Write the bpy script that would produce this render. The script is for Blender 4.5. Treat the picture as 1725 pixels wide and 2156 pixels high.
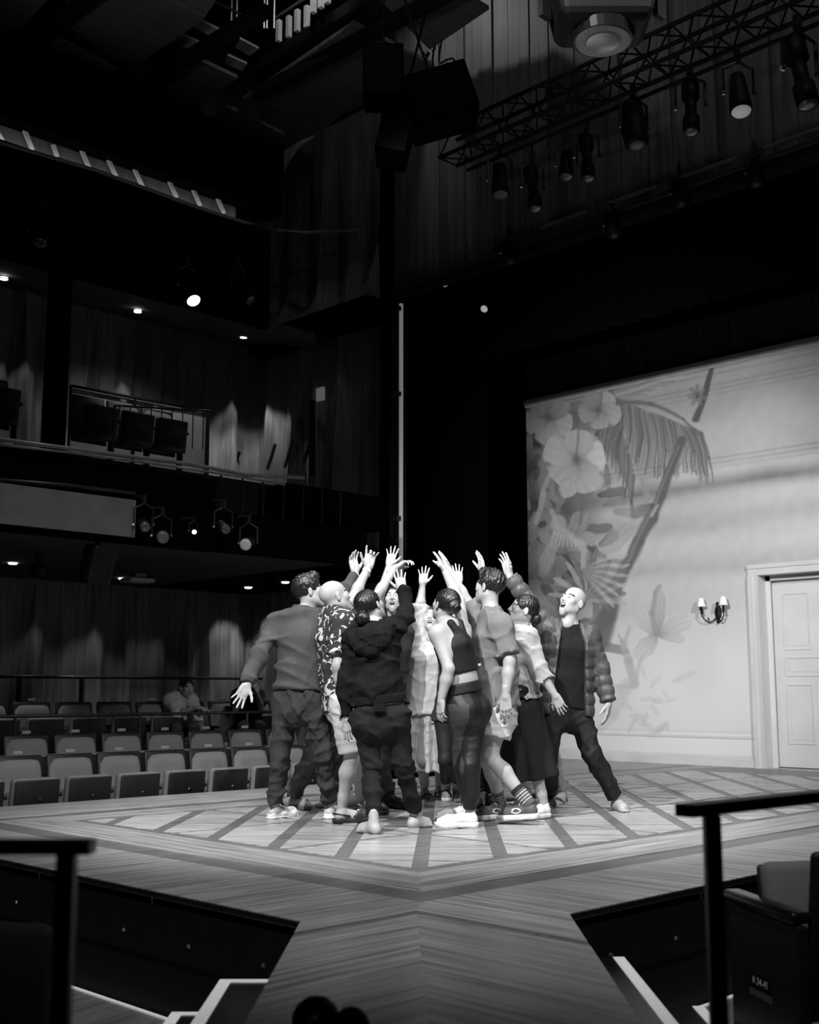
import bpy, bmesh, math, random
import numpy as np
from mathutils import Vector, Matrix

# ---------------------------------------------------------------- camera, world, lights
SC = bpy.context.scene
for o in list(bpy.data.objects): bpy.data.objects.remove(o)
F = 2516.0; PITCH = math.atan(380/F); H = 0.88; CX, CY = 862.5, 1078.0
S2 = math.sqrt(.5)
COL = SC.collection
cam_data = bpy.data.cameras.new('camera'); cam = bpy.data.objects.new('camera', cam_data); COL.objects.link(cam)
cam_data.sensor_fit = 'HORIZONTAL'; cam_data.sensor_width = 24.0; cam_data.lens = 24.0*F/1725
cam.location = (0, 0, H); cam.rotation_euler = (math.pi/2+PITCH, 0, -math.pi/4)
cam_data.clip_start = .05; cam_data.clip_end = 200
cam_data.dof.use_dof = True; cam_data.dof.focus_distance = 8.0; cam_data.dof.aperture_fstop = 2.4
SC.camera = cam
W = bpy.data.worlds.new('world'); SC.world = W; W.use_nodes = True
W.node_tree.nodes['Background'].inputs[0].default_value = (1, 1, 1, 1)
W.node_tree.nodes['Background'].inputs[1].default_value = 0.0012
SC.view_settings.view_transform = 'Standard'; SC.view_settings.look = 'None'
SC.view_settings.exposure = 0; SC.view_settings.gamma = 1; SC.view_settings.use_curve_mapping = False

# ---------------------------------------------------------------- pixel / frame helpers (image is 1725x2156)
def ray(px, py):
    a = (px-CX)/F; v = -(py-CY)/F
    d = math.cos(PITCH)-v*math.sin(PITCH); z = math.sin(PITCH)+v*math.cos(PITCH)
    return np.array([(d+a)*S2, (d-a)*S2, z])
C0 = np.array([0, 0, H])
def onZ(px, py, z=0.): r = ray(px, py); return C0+r*((z-H)/r[2])
def onX(px, py, x): r = ray(px, py); return C0+r*(x/r[0])
def onY(px, py, y): r = ray(px, py); return C0+r*(y/r[1])
def onD(px, py, d): r = ray(px, py); return C0+r*(d/((r[0]+r[1])*S2))
def depth(p): return (p[0]+p[1])*S2
def L(a, d, z): return np.array([(d+a)*S2, (d-a)*S2, z])            # right, away, up
def vdir(r, u, f):
    v = np.array([(f+r)*S2, (f-r)*S2, u], float); return v/np.linalg.norm(v)
def unit(v):
    v = np.asarray(v, float); return v/max(1e-9, np.linalg.norm(v))

def spot(name, loc, target, watts, size_deg, blend=.4, radius=.1):
    d = bpy.data.lights.new(name, 'SPOT'); d.energy = watts; d.spot_size = math.radians(size_deg); d.spot_blend = blend; d.shadow_soft_size = radius
    o = bpy.data.objects.new(name, d); COL.objects.link(o); o.location = loc
    o.rotation_euler = (Vector(target)-Vector(loc)).to_track_quat('-Z', 'Y').to_euler(); return o
def area(name, loc, target, watts, sx, sy):
    d = bpy.data.lights.new(name, 'AREA'); d.energy = watts; d.shape = 'RECTANGLE'; d.size = sx; d.size_y = sy
    o = bpy.data.objects.new(name, d); COL.objects.link(o); o.location = loc
    o.rotation_euler = (Vector(target)-Vector(loc)).to_track_quat('-Z', 'Y').to_euler(); return o
GC = (6.2, 6.1, 1.0)                                                  # middle of the group
spot('stage_key', (-.6, 3.4, 7.4), (6.0, 6.2, .6), 4200, 34, .6, .10)          # front of house, left of camera
spot('stage_front', (5.2, -1.2, 7.0), (6.2, 6.1, .8), 1500, 34, .6, .10)         # front of house, right of camera
spot('stage_top', (7.6, 5.0, 8.3), (6.6, 6.2, 0), 1100, 44, .6, .15)             # from the truss
spot('thrust_wash', (.5, .5, 7.8), (5.7, 5.7, 0), 2100, 52, .9, .25)             # even wash over the thrust and walkway
spot('set_wash', (-3.0, 1.8, 5.3), (13.1, 8.4, 2.4), 10000, 25, .9, .2)         # balcony rail wash on the painted set wall
spot('set_wash_door', (3.5, -3.5, 5.7), (13.1, 6.2, 1.1), 5200, 30, .95, .2)    # second lamp on the lower right of the set
spot('house_fill', (5.0, 7.2, 8.3), (5.6, 9.55, -.2), 420, 60, .8, .2)          # added unseen fill lamp for the house-left front row
spot('third_row_fill', (6.2, -1.0, 4.0), (8.35, 12.1, .55), 900, 7, .8, .1)        # added unseen lamp to brighten the two seated people
spot('work_light_plank_wall', (9.2, 9.9, 10.2), (10.6, 9.2, 8.9), 70, 120, .9, .1)
spot('plank_wall_fill', (7.6, 3.0, 9.6), (10.6, 5.6, 7.6), 60, 110, .9, .1)  # added unseen lamp, brightens the right of the plank wall
spot('ceiling_fill', (3.4, 8.6, 6.0), (4.6, 8.0, 9.0), 260, 140, .9, .2)     # added unseen lamp in place of bounced light on the ceiling boards

# ---------------------------------------------------------------- materials
MATS = {}
def mat(name, v, rough=.6, nz=None, bump=0., spec=.4, metal=0., emit=0., coat=0.):
    """grey procedural material; nz=(scale vec, amount, detail) multiplies the colour with stretched noise"""
    if name in MATS: return MATS[name]
    m = bpy.data.materials.new(name); m.use_nodes = True; nt = m.node_tree; N = nt.nodes; Lk = nt.links
    b = N['Principled BSDF']; b.inputs['Base Color'].default_value = (v, v, v, 1); b.inputs['Roughness'].default_value = rough
    b.inputs['Specular IOR Level'].default_value = spec; b.inputs['Metallic'].default_value = metal
    b.inputs['Coat Weight'].default_value = coat; b.inputs['Coat Roughness'].default_value = .2
    if emit: b.inputs['Emission Color'].default_value = (1, 1, 1, 1); b.inputs['Emission Strength'].default_value = emit
    if nz is None: nz = ((6, 6, 6), .15, 3)
    tc = N.new('ShaderNodeTexCoord'); mp = N.new('ShaderNodeMapping'); tx = N.new('ShaderNodeTexNoise')
    Lk.new(tc.outputs['Object'], mp.inputs['Vector']); mp.inputs['Scale'].default_value = nz[0]
    Lk.new(mp.outputs['Vector'], tx.inputs['Vector']); tx.inputs['Scale'].default_value = 1; tx.inputs['Detail'].default_value = nz[2]
    mr = N.new('ShaderNodeMapRange'); mr.inputs[1].default_value = .25; mr.inputs[2].default_value = .75
    mr.inputs[3].default_value = v*(1-nz[1]); mr.inputs[4].default_value = v*(1+nz[1])
    Lk.new(tx.outputs['Fac'], mr.inputs[0]); Lk.new(mr.outputs[0], b.inputs['Base Color'])
    if bump:
        bp = N.new('ShaderNodeBump'); bp.inputs['Strength'].default_value = bump; bp.inputs['Distance'].default_value = .02
        Lk.new(tx.outputs['Fac'], bp.inputs['Height']); Lk.new(bp.outputs[0], b.inputs['Normal'])
    MATS[name] = m; return m
def mat_attr(name, attr='paint', rough=.75):
    m = bpy.data.materials.new(name); m.use_nodes = True; nt = m.node_tree
    a = nt.nodes.new('ShaderNodeAttribute'); a.attribute_name = attr
    b = nt.nodes['Principled BSDF']; b.inputs['Roughness'].default_value = rough; b.inputs['Specular IOR Level'].default_value = .2
    nt.links.new(a.outputs['Color'], b.inputs['Base Color']); return m
def mat_emit(name, s):
    m = bpy.data.materials.new(name); m.use_nodes = True; b = m.node_tree.nodes['Principled BSDF']
    b.inputs['Base Color'].default_value = (.8, .8, .8, 1); b.inputs['Emission Color'].default_value = (1, 1, 1, 1); b.inputs['Emission Strength'].default_value = s; return m
def mat_wood(name, v, ang, contrast=.35, rough=.4, sc=(1.1, 30, 1)):
    """wood with grain running along direction ang (radians, plan)"""
    m = bpy.data.materials.new(name); m.use_nodes = True; nt = m.node_tree; N = nt.nodes; Lk = nt.links
    b = N['Principled BSDF']; b.inputs['Roughness'].default_value = rough; b.inputs['Specular IOR Level'].default_value = .35
    tc = N.new('ShaderNodeTexCoord'); r = N.new('ShaderNodeMapping'); r.inputs['Rotation'].default_value = (0, 0, -ang)
    s = N.new('ShaderNodeMapping'); s.inputs['Scale'].default_value = sc
    geo = N.new('ShaderNodeNewGeometry')
    Lk.new(geo.outputs['Position'], r.inputs['Vector']); Lk.new(r.outputs[0], s.inputs['Vector'])
    t = N.new('ShaderNodeTexNoise'); t.inputs['Scale'].default_value = 1.; t.inputs['Detail'].default_value = 6; t.inputs['Roughness'].default_value = .65
    Lk.new(s.outputs[0], t.inputs['Vector'])
    mr = N.new('ShaderNodeMapRange'); mr.inputs[1].default_value = .34; mr.inputs[2].default_value = .64; mr.inputs[3].default_value = v*(1-contrast); mr.inputs[4].default_value = v*(1+contrast)
    Lk.new(t.outputs['Fac'], mr.inputs[0])
    oi = N.new('ShaderNodeObjectInfo'); mr2 = N.new('ShaderNodeMapRange'); mr2.inputs[3].default_value = .86; mr2.inputs[4].default_value = 1.14
    Lk.new(oi.outputs['Random'], mr2.inputs[0])
    mu = N.new('ShaderNodeMath'); mu.operation = 'MULTIPLY'; Lk.new(mr.outputs[0], mu.inputs[0]); Lk.new(mr2.outputs[0], mu.inputs[1])
    Lk.new(mu.outputs[0], b.inputs['Base Color'])
    bp = N.new('ShaderNodeBump'); bp.inputs['Strength'].default_value = .12; bp.inputs['Distance'].default_value = .004
    Lk.new(t.outputs['Fac'], bp.inputs['Height']); Lk.new(bp.outputs[0], b.inputs['Normal'])
    MATS[name] = m; return m
def mat_patch(name, v0, v1, scale, lo, hi, rough=.8, stretch=(1, 1, 1)):
    """two-tone printed cloth: noise thresholded into patches"""
    m = bpy.data.materials.new(name); m.use_nodes = True; nt = m.node_tree; N = nt.nodes; Lk = nt.links
    b = N['Principled BSDF']; b.inputs['Roughness'].default_value = rough; b.inputs['Specular IOR Level'].default_value = .2
    tc = N.new('ShaderNodeTexCoord'); mp = N.new('ShaderNodeMapping'); mp.inputs['Scale'].default_value = stretch
    t = N.new('ShaderNodeTexNoise'); t.inputs['Scale'].default_value = scale; t.inputs['Detail'].default_value = 1.5; t.inputs['Distortion'].default_value = 1.2
    Lk.new(tc.outputs['Object'], mp.inputs[0]); Lk.new(mp.outputs[0], t.inputs['Vector'])
    mr = N.new('ShaderNodeMapRange'); mr.inputs[1].default_value = lo; mr.inputs[2].default_value = hi; mr.inputs[3].default_value = v0; mr.inputs[4].default_value = v1
    Lk.new(t.outputs['Fac'], mr.inputs[0]); Lk.new(mr.outputs[0], b.inputs['Base Color']); return m

BLACK = mat('black_paint', .004, .6, ((8, 8, 8), .4, 4), spec=.25)
BLACKG = mat('black_gloss', .010, .3, ((5, 5, 5), .3, 3))
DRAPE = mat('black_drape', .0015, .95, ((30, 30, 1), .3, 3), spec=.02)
STEEL = mat('dark_steel', .02, .4, ((10, 10, 10), .3, 2), metal=.0)
CHROME = mat('chrome', .6, .25, metal=1.)
FABRIC = mat('seat_fabric', .19, .9, ((220, 220, 220), .25, 2), bump=.1, spec=.15)
SHELL = mat('seat_shell', .012, .5, ((20, 20, 20), .3, 3))
WHITE = mat('white_tape', .85, .6, ((60, 60, 60), .2, 4))
BRIGHTTAPE = mat('brightened_tape', .85, .6, ((60, 60, 60), .2, 4), emit=.16)  # plain white tape, emission put in for the light falling on it
LENS = mat('lens_glass', .10, .12, spec=.8)
MET = mat('grey_metal', .3, .4, metal=.6)

# ---------------------------------------------------------------- mesh helpers
def obj(name, verts, faces, m, parent=None, smooth=False, mats=None, mi=None):
    me = bpy.data.meshes.new(name); me.from_pydata([tuple(map(float, v)) for v in verts], [], faces)
    if mats:
        for q in mats: me.materials.append(q)
        if mi is not None: me.polygons.foreach_set('material_index', np.asarray(mi, np.int32))
    else: me.materials.append(m)
    if smooth: me.polygons.foreach_set('use_smooth', np.ones(len(me.polygons), bool))
    me.update(); o = bpy.data.objects.new(name, me); COL.objects.link(o)
    if parent: o.parent = parent
    return o
def tag(o, label=None, cat=None, group=None, kind=None):
    if label: o['label'] = label
    if cat: o['category'] = cat
    if group: o['group'] = group
    if kind: o['kind'] = kind
    return o
def empty(name, loc=(0, 0, 0), rz=0, label=None, cat=None, group=None, kind=None):
    o = bpy.data.objects.new(name, None); COL.objects.link(o); o.location = tuple(map(float, loc)); o.rotation_euler = (0, 0, rz); o.empty_display_size = .1
    return tag(o, label, cat, group, kind)
def copy_tree(o, parent=None):
    c = o.copy(); COL.objects.link(c); c.parent = parent
    for ch in o.children: copy_tree(ch, c)
    return c
class MB:
    def __init__(s): s.v = []; s.f = []; s.m = []
    def add(s, v, f, mi=0):
        n = len(s.v); s.v += [tuple(map(float, p)) for p in v]; s.f += [tuple(i+n for i in q) for q in f]; s.m += [mi]*len(f); return s
    def box(s, lo, hi, mi=0):
        x0, y0, z0 = lo; x1, y1, z1 = hi
        return s.add([(x0, y0, z0), (x1, y0, z0), (x1, y1, z0), (x0, y1, z0), (x0, y0, z1), (x1, y0, z1), (x1, y1, z1), (x0, y1, z1)],
                     [(0, 3, 2, 1), (4, 5, 6, 7), (0, 1, 5, 4), (1, 2, 6, 5), (2, 3, 7, 6), (3, 0, 4, 7)], mi)
    def obox(s, c, ax, ay, az, mi=0):
        """box: centre and three half-axis vectors"""
        c, ax, ay, az = map(np.asarray, (c, ax, ay, az)); v = []
        for k in (-1, 1):
            for i, j in ((-1, -1), (1, -1), (1, 1), (-1, 1)): v.append(c+ax*i+ay*j+az*k)
        return s.add(v, [(0, 3, 2, 1), (4, 5, 6, 7), (0, 1, 5, 4), (1, 2, 6, 5), (2, 3, 7, 6), (3, 0, 4, 7)], mi)
    def beam(s, a, b, w, h=None, mi=0, up=(0, 0, 1)):
        a, b = np.asarray(a, float), np.asarray(b, float); d = unit(b-a); up = np.asarray(up, float)
        sd = np.cross(d, up)
        if np.linalg.norm(sd) < 1e-3: sd = np.cross(d, (1, 0, 0))
        sd = unit(sd); u = np.cross(sd, d); h = h or w
        return s.obox((a+b)/2, d*np.linalg.norm(b-a)/2, sd*w/2, u*h/2, mi)
    def tube(s, pts, r, n=8, mi=0, cap=True):
        pts = [np.asarray(p, float) for p in pts]; rs = r if hasattr(r, '__len__') else [r]*len(pts); v = []; f = []
        d0 = unit(pts[1]-pts[0]); e = np.cross(d0, (0, 0, 1))
        if np.linalg.norm(e) < .05: e = np.cross(d0, (1, 0, 0))
        e = unit(e)
        for i, p in enumerate(pts):
            d = unit(pts[min(i+1, len(pts)-1)]-pts[max(i-1, 0)]); e = unit(e-d*np.dot(e, d)); g = np.cross(d, e)
            for k in range(n):
                t = 2*math.pi*k/n; v.append(p+rs[i]*(e*math.cos(t)+g*math.sin(t)))
        for i in range(len(pts)-1):
            for k in range(n): f.append((i*n+k, i*n+(k+1) % n, (i+1)*n+(k+1) % n, (i+1)*n+k))
        if cap: f.append(tuple(range(n))[::-1]); f.append(tuple((len(pts)-1)*n+k for k in range(n)))
        return s.add(v, f, mi)
    def prism(s, poly, z0, z1, mi=0):
        n = len(poly); v = [(p[0], p[1], z0) for p in poly]+[(p[0], p[1], z1) for p in poly]
        return s.add(v, [tuple(range(n))[::-1], tuple(range(n, 2*n))]+[(i, (i+1) % n, n+(i+1) % n, n+i) for i in range(n)], mi)
    def build(s, name, m, parent=None, smooth=False, mats=None):
        return obj(name, s.v, s.f, m, parent, smooth, mats, s.m if mats else None)
def rbox(sx, sy, sz, r, seg=2):
    """rounded box verts/faces, centred, via bmesh bevel"""
    bm = bmesh.new(); bmesh.ops.create_cube(bm, size=1); bmesh.ops.scale(bm, vec=(sx, sy, sz), verts=bm.verts)
    bmesh.ops.bevel(bm, geom=list(bm.edges), offset=r, segments=seg, profile=.5, affect='EDGES')
    bm.verts.index_update(); v = [tuple(q.co) for q in bm.verts]; f = [tuple(q.index for q in p.verts) for p in bm.faces]; bm.free(); return v, f
def bend_place(v, R=None, t=(0, 0, 0)):
    v = np.asarray(v, float)
    if R is not None: v = v@np.asarray(R, float).T
    return v+np.asarray(t, float)
def ccw(p):
    a = sum(p[i][0]*p[(i+1) % len(p)][1]-p[(i+1) % len(p)][0]*p[i][1] for i in range(len(p))); return p if a > 0 else p[::-1]
def clip(poly, n, c):
    """keep the part of convex poly where n.p <= c"""
    out = []
    for i in range(len(poly)):
        a, b = poly[i], poly[(i+1) % len(poly)]; da = n[0]*a[0]+n[1]*a[1]-c; db = n[0]*b[0]+n[1]*b[1]-c
        if da <= 0: out.append(a)
        if da*db < 0: t = da/(da-db); out.append((a[0]+t*(b[0]-a[0]), a[1]+t*(b[1]-a[1])))
    return out
def parea(p): return abs(sum(p[i][0]*p[(i+1) % len(p)][1]-p[(i+1) % len(p)][0]*p[i][1] for i in range(len(p))))/2 if len(p) > 2 else 0

# ================================================================ STAGE FLOOR
WA = math.radians(45-1.8)                                            # plan direction of the walkway
W_L = mat_wood('wood_grain_along_x', .29, 0, .55, .36)
W_R = mat_wood('wood_grain_along_y', .29, math.pi/2, .55, .36)
W_D = mat_wood('dark_wood', .12, 0, .3, .36)
W_T = mat_wood('parquet_wood', .35, WA+math.pi/2, .32, .3, (1.6, 20, 1))
XF, YF, YB, XB = 3.12, 3.08, 9.0, 13.1
floor = empty('floor', (0, 0, 0), label='wooden thrust stage floor with inlaid parquet pattern and walkway', kind='structure')
P1 = (3.12, 3.72); P2 = (3.99, 3.08); wl = (1.0, 1.66); wr = (1.78, .92)
base = MB()
base.prism(ccw([(XF, P1[1]), P2, (15.5, YF), (15.5, 14.5), (XW0 := 10.55, 14.5), (XW0, YB), (XF, YB)]), -.06, -.004)
base.prism(ccw([P1, wl, wr, P2]), -.06, -.004)
base.build('deck_base', W_D, floor)
def piece(name, poly, m, z0=-.004, z1=0.):
    poly = ccw(poly)
    if parea(poly) < 2e-4: return None
    return MB().prism(poly, z0, z1).build(name, m, floor)
iX, iY, iY2 = 4.43, 4.36, 7.66                                        # parquet field
bx, by = 3.95, 3.88                                                   # inner edge of the dark band
ox, oy = 3.76, 3.69                                                   # outer edge of the dark band
XR = 13.0
# frame (light border between the parquet and the dark band)
piece('border_plank', [(bx, by), (iX-.06, iY-.06), (iX-.06, iY2+.05), (bx, 8.02)], W_R)
piece('border_plank', [(bx, by), (XR, by), (XR, iY-.06), (iX-.06, iY-.06)], W_L)
piece('border_plank', [(bx, 8.02), (iX-.06, iY2+.05), (XR, iY2+.05), (XR, 8.02)], W_L)
# outer fields
k = 3.60                                                              # walkway tip
eL = (2.955, 3.56); eR = (3.60, 2.70)                                  # where the chevron line meets the walkway edges
piece('deck_field', [(XF, 8.2), P1, eL, (k, k-.04), (ox, oy), (ox, 8.2)], W_L)
piece('deck_field', [(15.4, YF), (15.4, oy), (ox, oy), (k, k-.04), eR, P2], W_R)
piece('deck_field', [(XF, 8.2), (XW0, 8.2), (XW0, YB), (XF, YB)], W_L)
piece('deck_field', [(XW0, 8.2), (15.4, 8.2), (15.4, 14.4), (XW0, 14.4)], W_L)
piece('deck_field', [(XR, oy+.1), (15.4, oy+.1), (15.4, 8.2), (XR, 8.2)], W_L)
# walkway: chevron grain, split on its centre line
def lerp2(a, b, t): return (a[0]+(b[0]-a[0])*t, a[1]+(b[1]-a[1])*t)
wc = lerp2(wl, wr, .5); tip = (k-.055, k-.095)
piece('walkway_field', [(eL[0]-.055, eL[1]-.055), wl, wc, tip], W_L)
piece('walkway_field', [tip, wc, wr, (eR[0]-.055, eR[1]-.055)], W_R)
# parquet tiles: bars along the walkway direction, cut by the square lattice
du = np.array([math.cos(WA), math.sin(WA)]); dv = np.array([-du[1], du[0]])
o2 = np.array([iX, iY]); PI_ = 1.1; barw, barp, rowp = .085, .43, .30
nt = 0
for ci in range(8):
    for cj in range(3):
        sq = [(iX+ci*PI_+.026, iY+cj*PI_+.026), (iX+(ci+1)*PI_-.026, iY+cj*PI_+.026), (iX+(ci+1)*PI_-.026, iY+(cj+1)*PI_-.026), (iX+ci*PI_+.026, iY+(cj+1)*PI_-.026)]
        if sq[2][0] > XR: continue
        pu = [np.dot(np.array(q)-o2, du) for q in sq]; pv = [np.dot(np.array(q)-o2, dv) for q in sq]
        for a in range(int(math.floor(min(pv)/barp))-1, int(math.ceil(max(pv)/barp))+1):
            v0, v1 = a*barp+barw/2, (a+1)*barp-barw/2
            for b in range(int(math.floor(min(pu)/rowp)), int(math.ceil(max(pu)/rowp))+1):
                u0, u1 = b*rowp+.020, (b+1)*rowp-.020
                p = sq
                for n, c in ((du, u1+np.dot(o2, du)), (-du, -(u0+np.dot(o2, du))), (dv, v1+np.dot(o2, dv)), (-dv, -(v0+np.dot(o2, dv)))):
                    p = clip(p, n, c)
                    if len(p) < 3: break
                if len(p) > 2 and parea(p) > .004: piece('parquet_tile', p, W_T); nt += 1
# fascias below the deck edges (black boards with screws)
def fascia(name, a, b, z0, z1, nrm, n, lab):
    root = empty(name, (a[0], a[1], 0), label=lab, kind='structure')
    a = np.array([a[0], a[1], 0.]); b = np.array([b[0], b[1], 0.]); nn = np.array([nrm[0], nrm[1], 0.]); d = unit(b-a); Lq = np.linalg.norm(b-a)
    org = np.array(root.location)
    mb = MB(); mb.obox((a+b)/2-nn*.03+[0, 0, (z0+z1)/2-.03]-org, d*Lq/2, nn*.02, np.array([0, 0, (z1-z0)/2-.03]))
    mb.build('backing_board', BLACK, root)
    mb = MB(); mb.obox((a+b)/2-nn*.012+[0, 0, -.014]-org, d*Lq/2, nn*.014, np.array([0, 0, .009])); mb.build('edge_trim', BLACKG, root)
    w = Lq/n
    for i in range(n):
        c = a+d*(i+.5)*w; o = MB().obox(c-nn*.005+[0, 0, -.155]-org, d*(w/2-.003), nn*.005, np.array([0, 0, .125])).build('fascia_panel', BLACK, root)
        for t in (.28, .78):
            p = a+d*(i+t)*w+[0, 0, -.2]-org; MB().tube([p, p+nn*.006], [.011, .008], 8).build('screw', CHROME, root)
fascia('trim_1', (XF, 8.9), (XF, P1[1]), -.52, 0, (-1, 0), 5, 'black fascia boards under the left front stage edge')
fascia('trim_2', P2, (9.9, YF), -.52, 0, (0, -1), 6, 'black fascia boards under the right front stage edge')
fascia('trim_3', P1, wl, -.52, 0, unit((-.7, .7)), 2, 'black fascia under the left side of the walkway')
fascia('trim_4', wr, P2, -.52, 0, unit((.7, -.7)), 2, 'black fascia under the right side of the walkway')
fascia('trim_5', (XW0, YB), (XF, YB), -.52, 0, (0, 1), 5, 'black fascia under the rear left stage edge')
# house floor
W_H = mat_wood('house_floor_wood', .13, .3, .4, .45)
tag(MB().box((-6, -6, -.56), (11, 15, -.52)).build('floor_house', W_H), 'dark wooden auditorium floor below the stage', kind='structure')
tape = MB(); tape.box((XF-.03, 3.9, -.519), (XF-.012, 6.3, -.512)); tag(tape.build('trim_6', BRIGHTTAPE), 'white edge strip on the floor along the left fascia', kind='structure')
tape = MB(); tape.box((4.6, YF-.03, -.519), (7.0, YF-.012, -.512)); tag(tape.build('trim_7', BRIGHTTAPE), 'white edge strip on the floor along the right fascia', kind='structure')
# steps beside the walkway with white nosings
def steps(side, lab):
    root = empty('steps', L(side*.6, 4.4, -.52), label=lab, cat='steps', group='steps beside the walkway'); org = np.array(root.location)
    spec = ((-.17, .86 if side > 0 else -.70, 5.0 if side > 0 else 4.62, .45), (-.345, 1.16 if side > 0 else -.92, 4.95 if side > 0 else 4.86, .7))
    inn = .45 if side > 0 else -.42
    for z, lat, far, _ in spec:
        q = [L(inn, 3.2, 0), L(lat, 3.2, 0), L(lat, far, 0), L(inn, far, 0)]
        MB().prism(ccw([tuple((p-org)[:2]) for p in q]), -.0, z+.52).build('tread', BLACKG, root)
        q = [L(lat-side*.045, 3.2, 0), L(lat, 3.2, 0), L(lat, far, 0), L(lat-side*.045, far, 0)]
        MB().prism(ccw([tuple((p-org)[:2]) for p in q]), z+.52, z+.523).build('white_nosing', BRIGHTTAPE, root)
        if side < 0:
            q = [L(inn, far-.04, 0), L(lat, far-.04, 0), L(lat, far, 0), L(inn, far, 0)]
            MB().prism(ccw([tuple((p-org)[:2]) for p in q]), z+.52, z+.5235).build('white_nosing', BRIGHTTAPE, root)
steps(1, 'black steps with white nosing stripes right of the walkway')
steps(-1, 'black steps with white nosing stripes left of the walkway')

# ================================================================ AUDITORIUM SHELL
XW, YW, ZC = 10.6, 13.9, 8.9
PANEL = mat_wood('faceted_panel_wood', .15, 0, .35, .5, (22, 22, .8))
PLANK = mat_wood('plank_wall_wood', .10, 0, .35, .55, (14, 14, .7))
DKWALL = mat('dark_wall', .012, .8, ((3, 3, 1), .3, 3))
random.seed(4)
def facets(parent, along, c, a0, a1, z0, z1, n, amp, flip):
    """tall folded wooden panels; along='x' -> on plane Y=c, else on plane X=c. Each facet is its own mesh."""
    w = (a1-a0)/n
    def P(a, z, o): return (a, c-o, z) if along == 'x' else (c-o, a, z)
    xs = [a0+w*i for i in range(n+1)]
    top = [x+random.uniform(-.35, .35)*w for x in xs]; bot = [x+random.uniform(-.35, .35)*w for x in xs]
    top[0] = bot[0] = a0; top[-1] = bot[-1] = a1
    dep = [(0 if (i % 2) == flip else amp*random.uniform(.5, 1.3)) for i in range(n+1)]; dep2 = [(d if random.random() < .4 else amp-d*.6) for d in dep]
    zk = [z0+(z1-z0)*random.uniform(.12, .3) for _ in xs]
    for i in range(n):
        m = (xs[i]+xs[i+1])/2
        v = [P(bot[i], z0, dep2[i]), P(bot[i+1], z0, dep2[i+1]), P(xs[i+1], zk[i+1], dep[i+1]), P(top[i+1], z1, dep[i+1]*.3), P(top[i], z1, dep[i]*.3), P(xs[i], zk[i], dep[i])]
        f = [(0, 1, 5), (1, 2, 5), (2, 3, 5), (3, 4, 5)]
        if along != 'x': f = [q[::-1] for q in f]
        obj('panel', v, f, PANEL, parent)
wl_ = empty('wall_left', (0, 0, 0), label='dark auditorium side wall with folded wooden panels', kind='structure')
MB().box((-6, YW, -.6), (XW+.1, YW+.2, ZC+2)).build('wall_core', DKWALL, wl_)
facets(wl_, 'x', YW, 5.6, XW-.02, .0, 2.3, 22, .20, 0)
facets(wl_, 'x', YW, 5.6, XW-.02, 2.6, 5.95, 22, .22, 1)
wr_ = empty('wall_right', (0, 0, 0), label='front wall around the stage opening, vertical wooden planks above', kind='structure')
mb = MB(); mb.box((XW, 10.85, -.6), (XW+.2, YW, ZC+2)); mb.box((XW, -6, 6.12), (XW+.2, 10.85, ZC+3)); mb.build('wall_core', DKWALL, wr_)
facets(wr_, 'y', XW, 11.05, YW-.02, .0, 2.3, 11, .18, 0)
facets(wr_, 'y', XW, 11.05, YW-.02, 2.6, 5.95, 11, .20, 0)
facets(wr_, 'y', XW, 11.05, YW-.02, 6.0, ZC, 9, .18, 1)
MB().box((XW-.34, 11.05, 5.72), (XW, YW-.3, 6.04)).build('ledge', DRAPE, wr_)
y = 10.84; random.seed(9)
while y > 1.6:
    w = random.choice((.14, .17, .2, .24, .3)); t = random.uniform(.012, .05)
    MB().box((XW-t, y-w+.006, 6.14), (XW, y, 11.4)).build('plank', PLANK, wr_); y -= w
tag(MB().box((XW-.10, 10.86, -.5), (XW+.25, 11.05, ZC)).build('trim_8', DRAPE), 'black column edge at the left of the stage opening', kind='structure')
pipe = MB(); pipe.tube([(XW-.12, 10.8, 6.08), (XW-.12, 1.6, 6.2)], .03, 8); pipe.box((XW-.08, 1.6, 5.98), (XW+.02, 10.8, 6.14))
tag(pipe.build('trim_9', STEEL), 'steel pipe rail along the bottom of the plank wall', kind='structure')
rail9 = empty('lighting_pipe', (XW-.12, 7, 6.25), label='thin pale cable tray segments lying above the pipe rail', cat='cable tray'); og = np.array(rail9.location)
for i in range(7): MB().beam(np.array((XW-.14, 8.3-i*.95, 6.23+.008*i))-og, np.array((XW-.14, 7.65-i*.95, 6.235+.008*i))-og, .05, .025).build('tray_segment', mat('tray_grey', .12, .5), rail9)
# stage house: black drapes and border behind the opening
def drape(name, a, b, z0, z1, lab, amp=.06, per=.22):
    a, b = np.array(a, float), np.array(b, float); d = b-a; Lq = np.linalg.norm(d); d /= Lq; nn = np.array([-d[1], d[0]]); n = int(Lq/per*6); v = []; f = []
    for i in range(n+1):
        t = Lq*i/n; p = a+d*t+nn*amp*math.sin(2*math.pi*t/per)*(.7+.3*math.sin(t*1.7)); v += [(p[0], p[1], z0), (p[0], p[1], z1)]
    for i in range(n): f.append((2*i, 2*i+2, 2*i+3, 2*i+1))
    return tag(obj(name, v, f, DRAPE, None, True), lab, 'drape')
drape('drape', (11.4, 13.6), (11.4, 10.0), -.0, 9, 'black masking drape just inside the stage opening')
drape('drape', (14.6, 13.8), (14.6, 9.9), 0, 9, 'black masking drape behind the painted set edge')
drape('border_drape', (11.0, 11.4), (11.0, 1.5), 5.02, 9, 'black border drape hanging below the plank wall')
tag(MB().box((15.5, -2, -.1), (15.7, 15, 10)).build('wall_back', DKWALL), 'black rear wall of the stage house', kind='structure')
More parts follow.
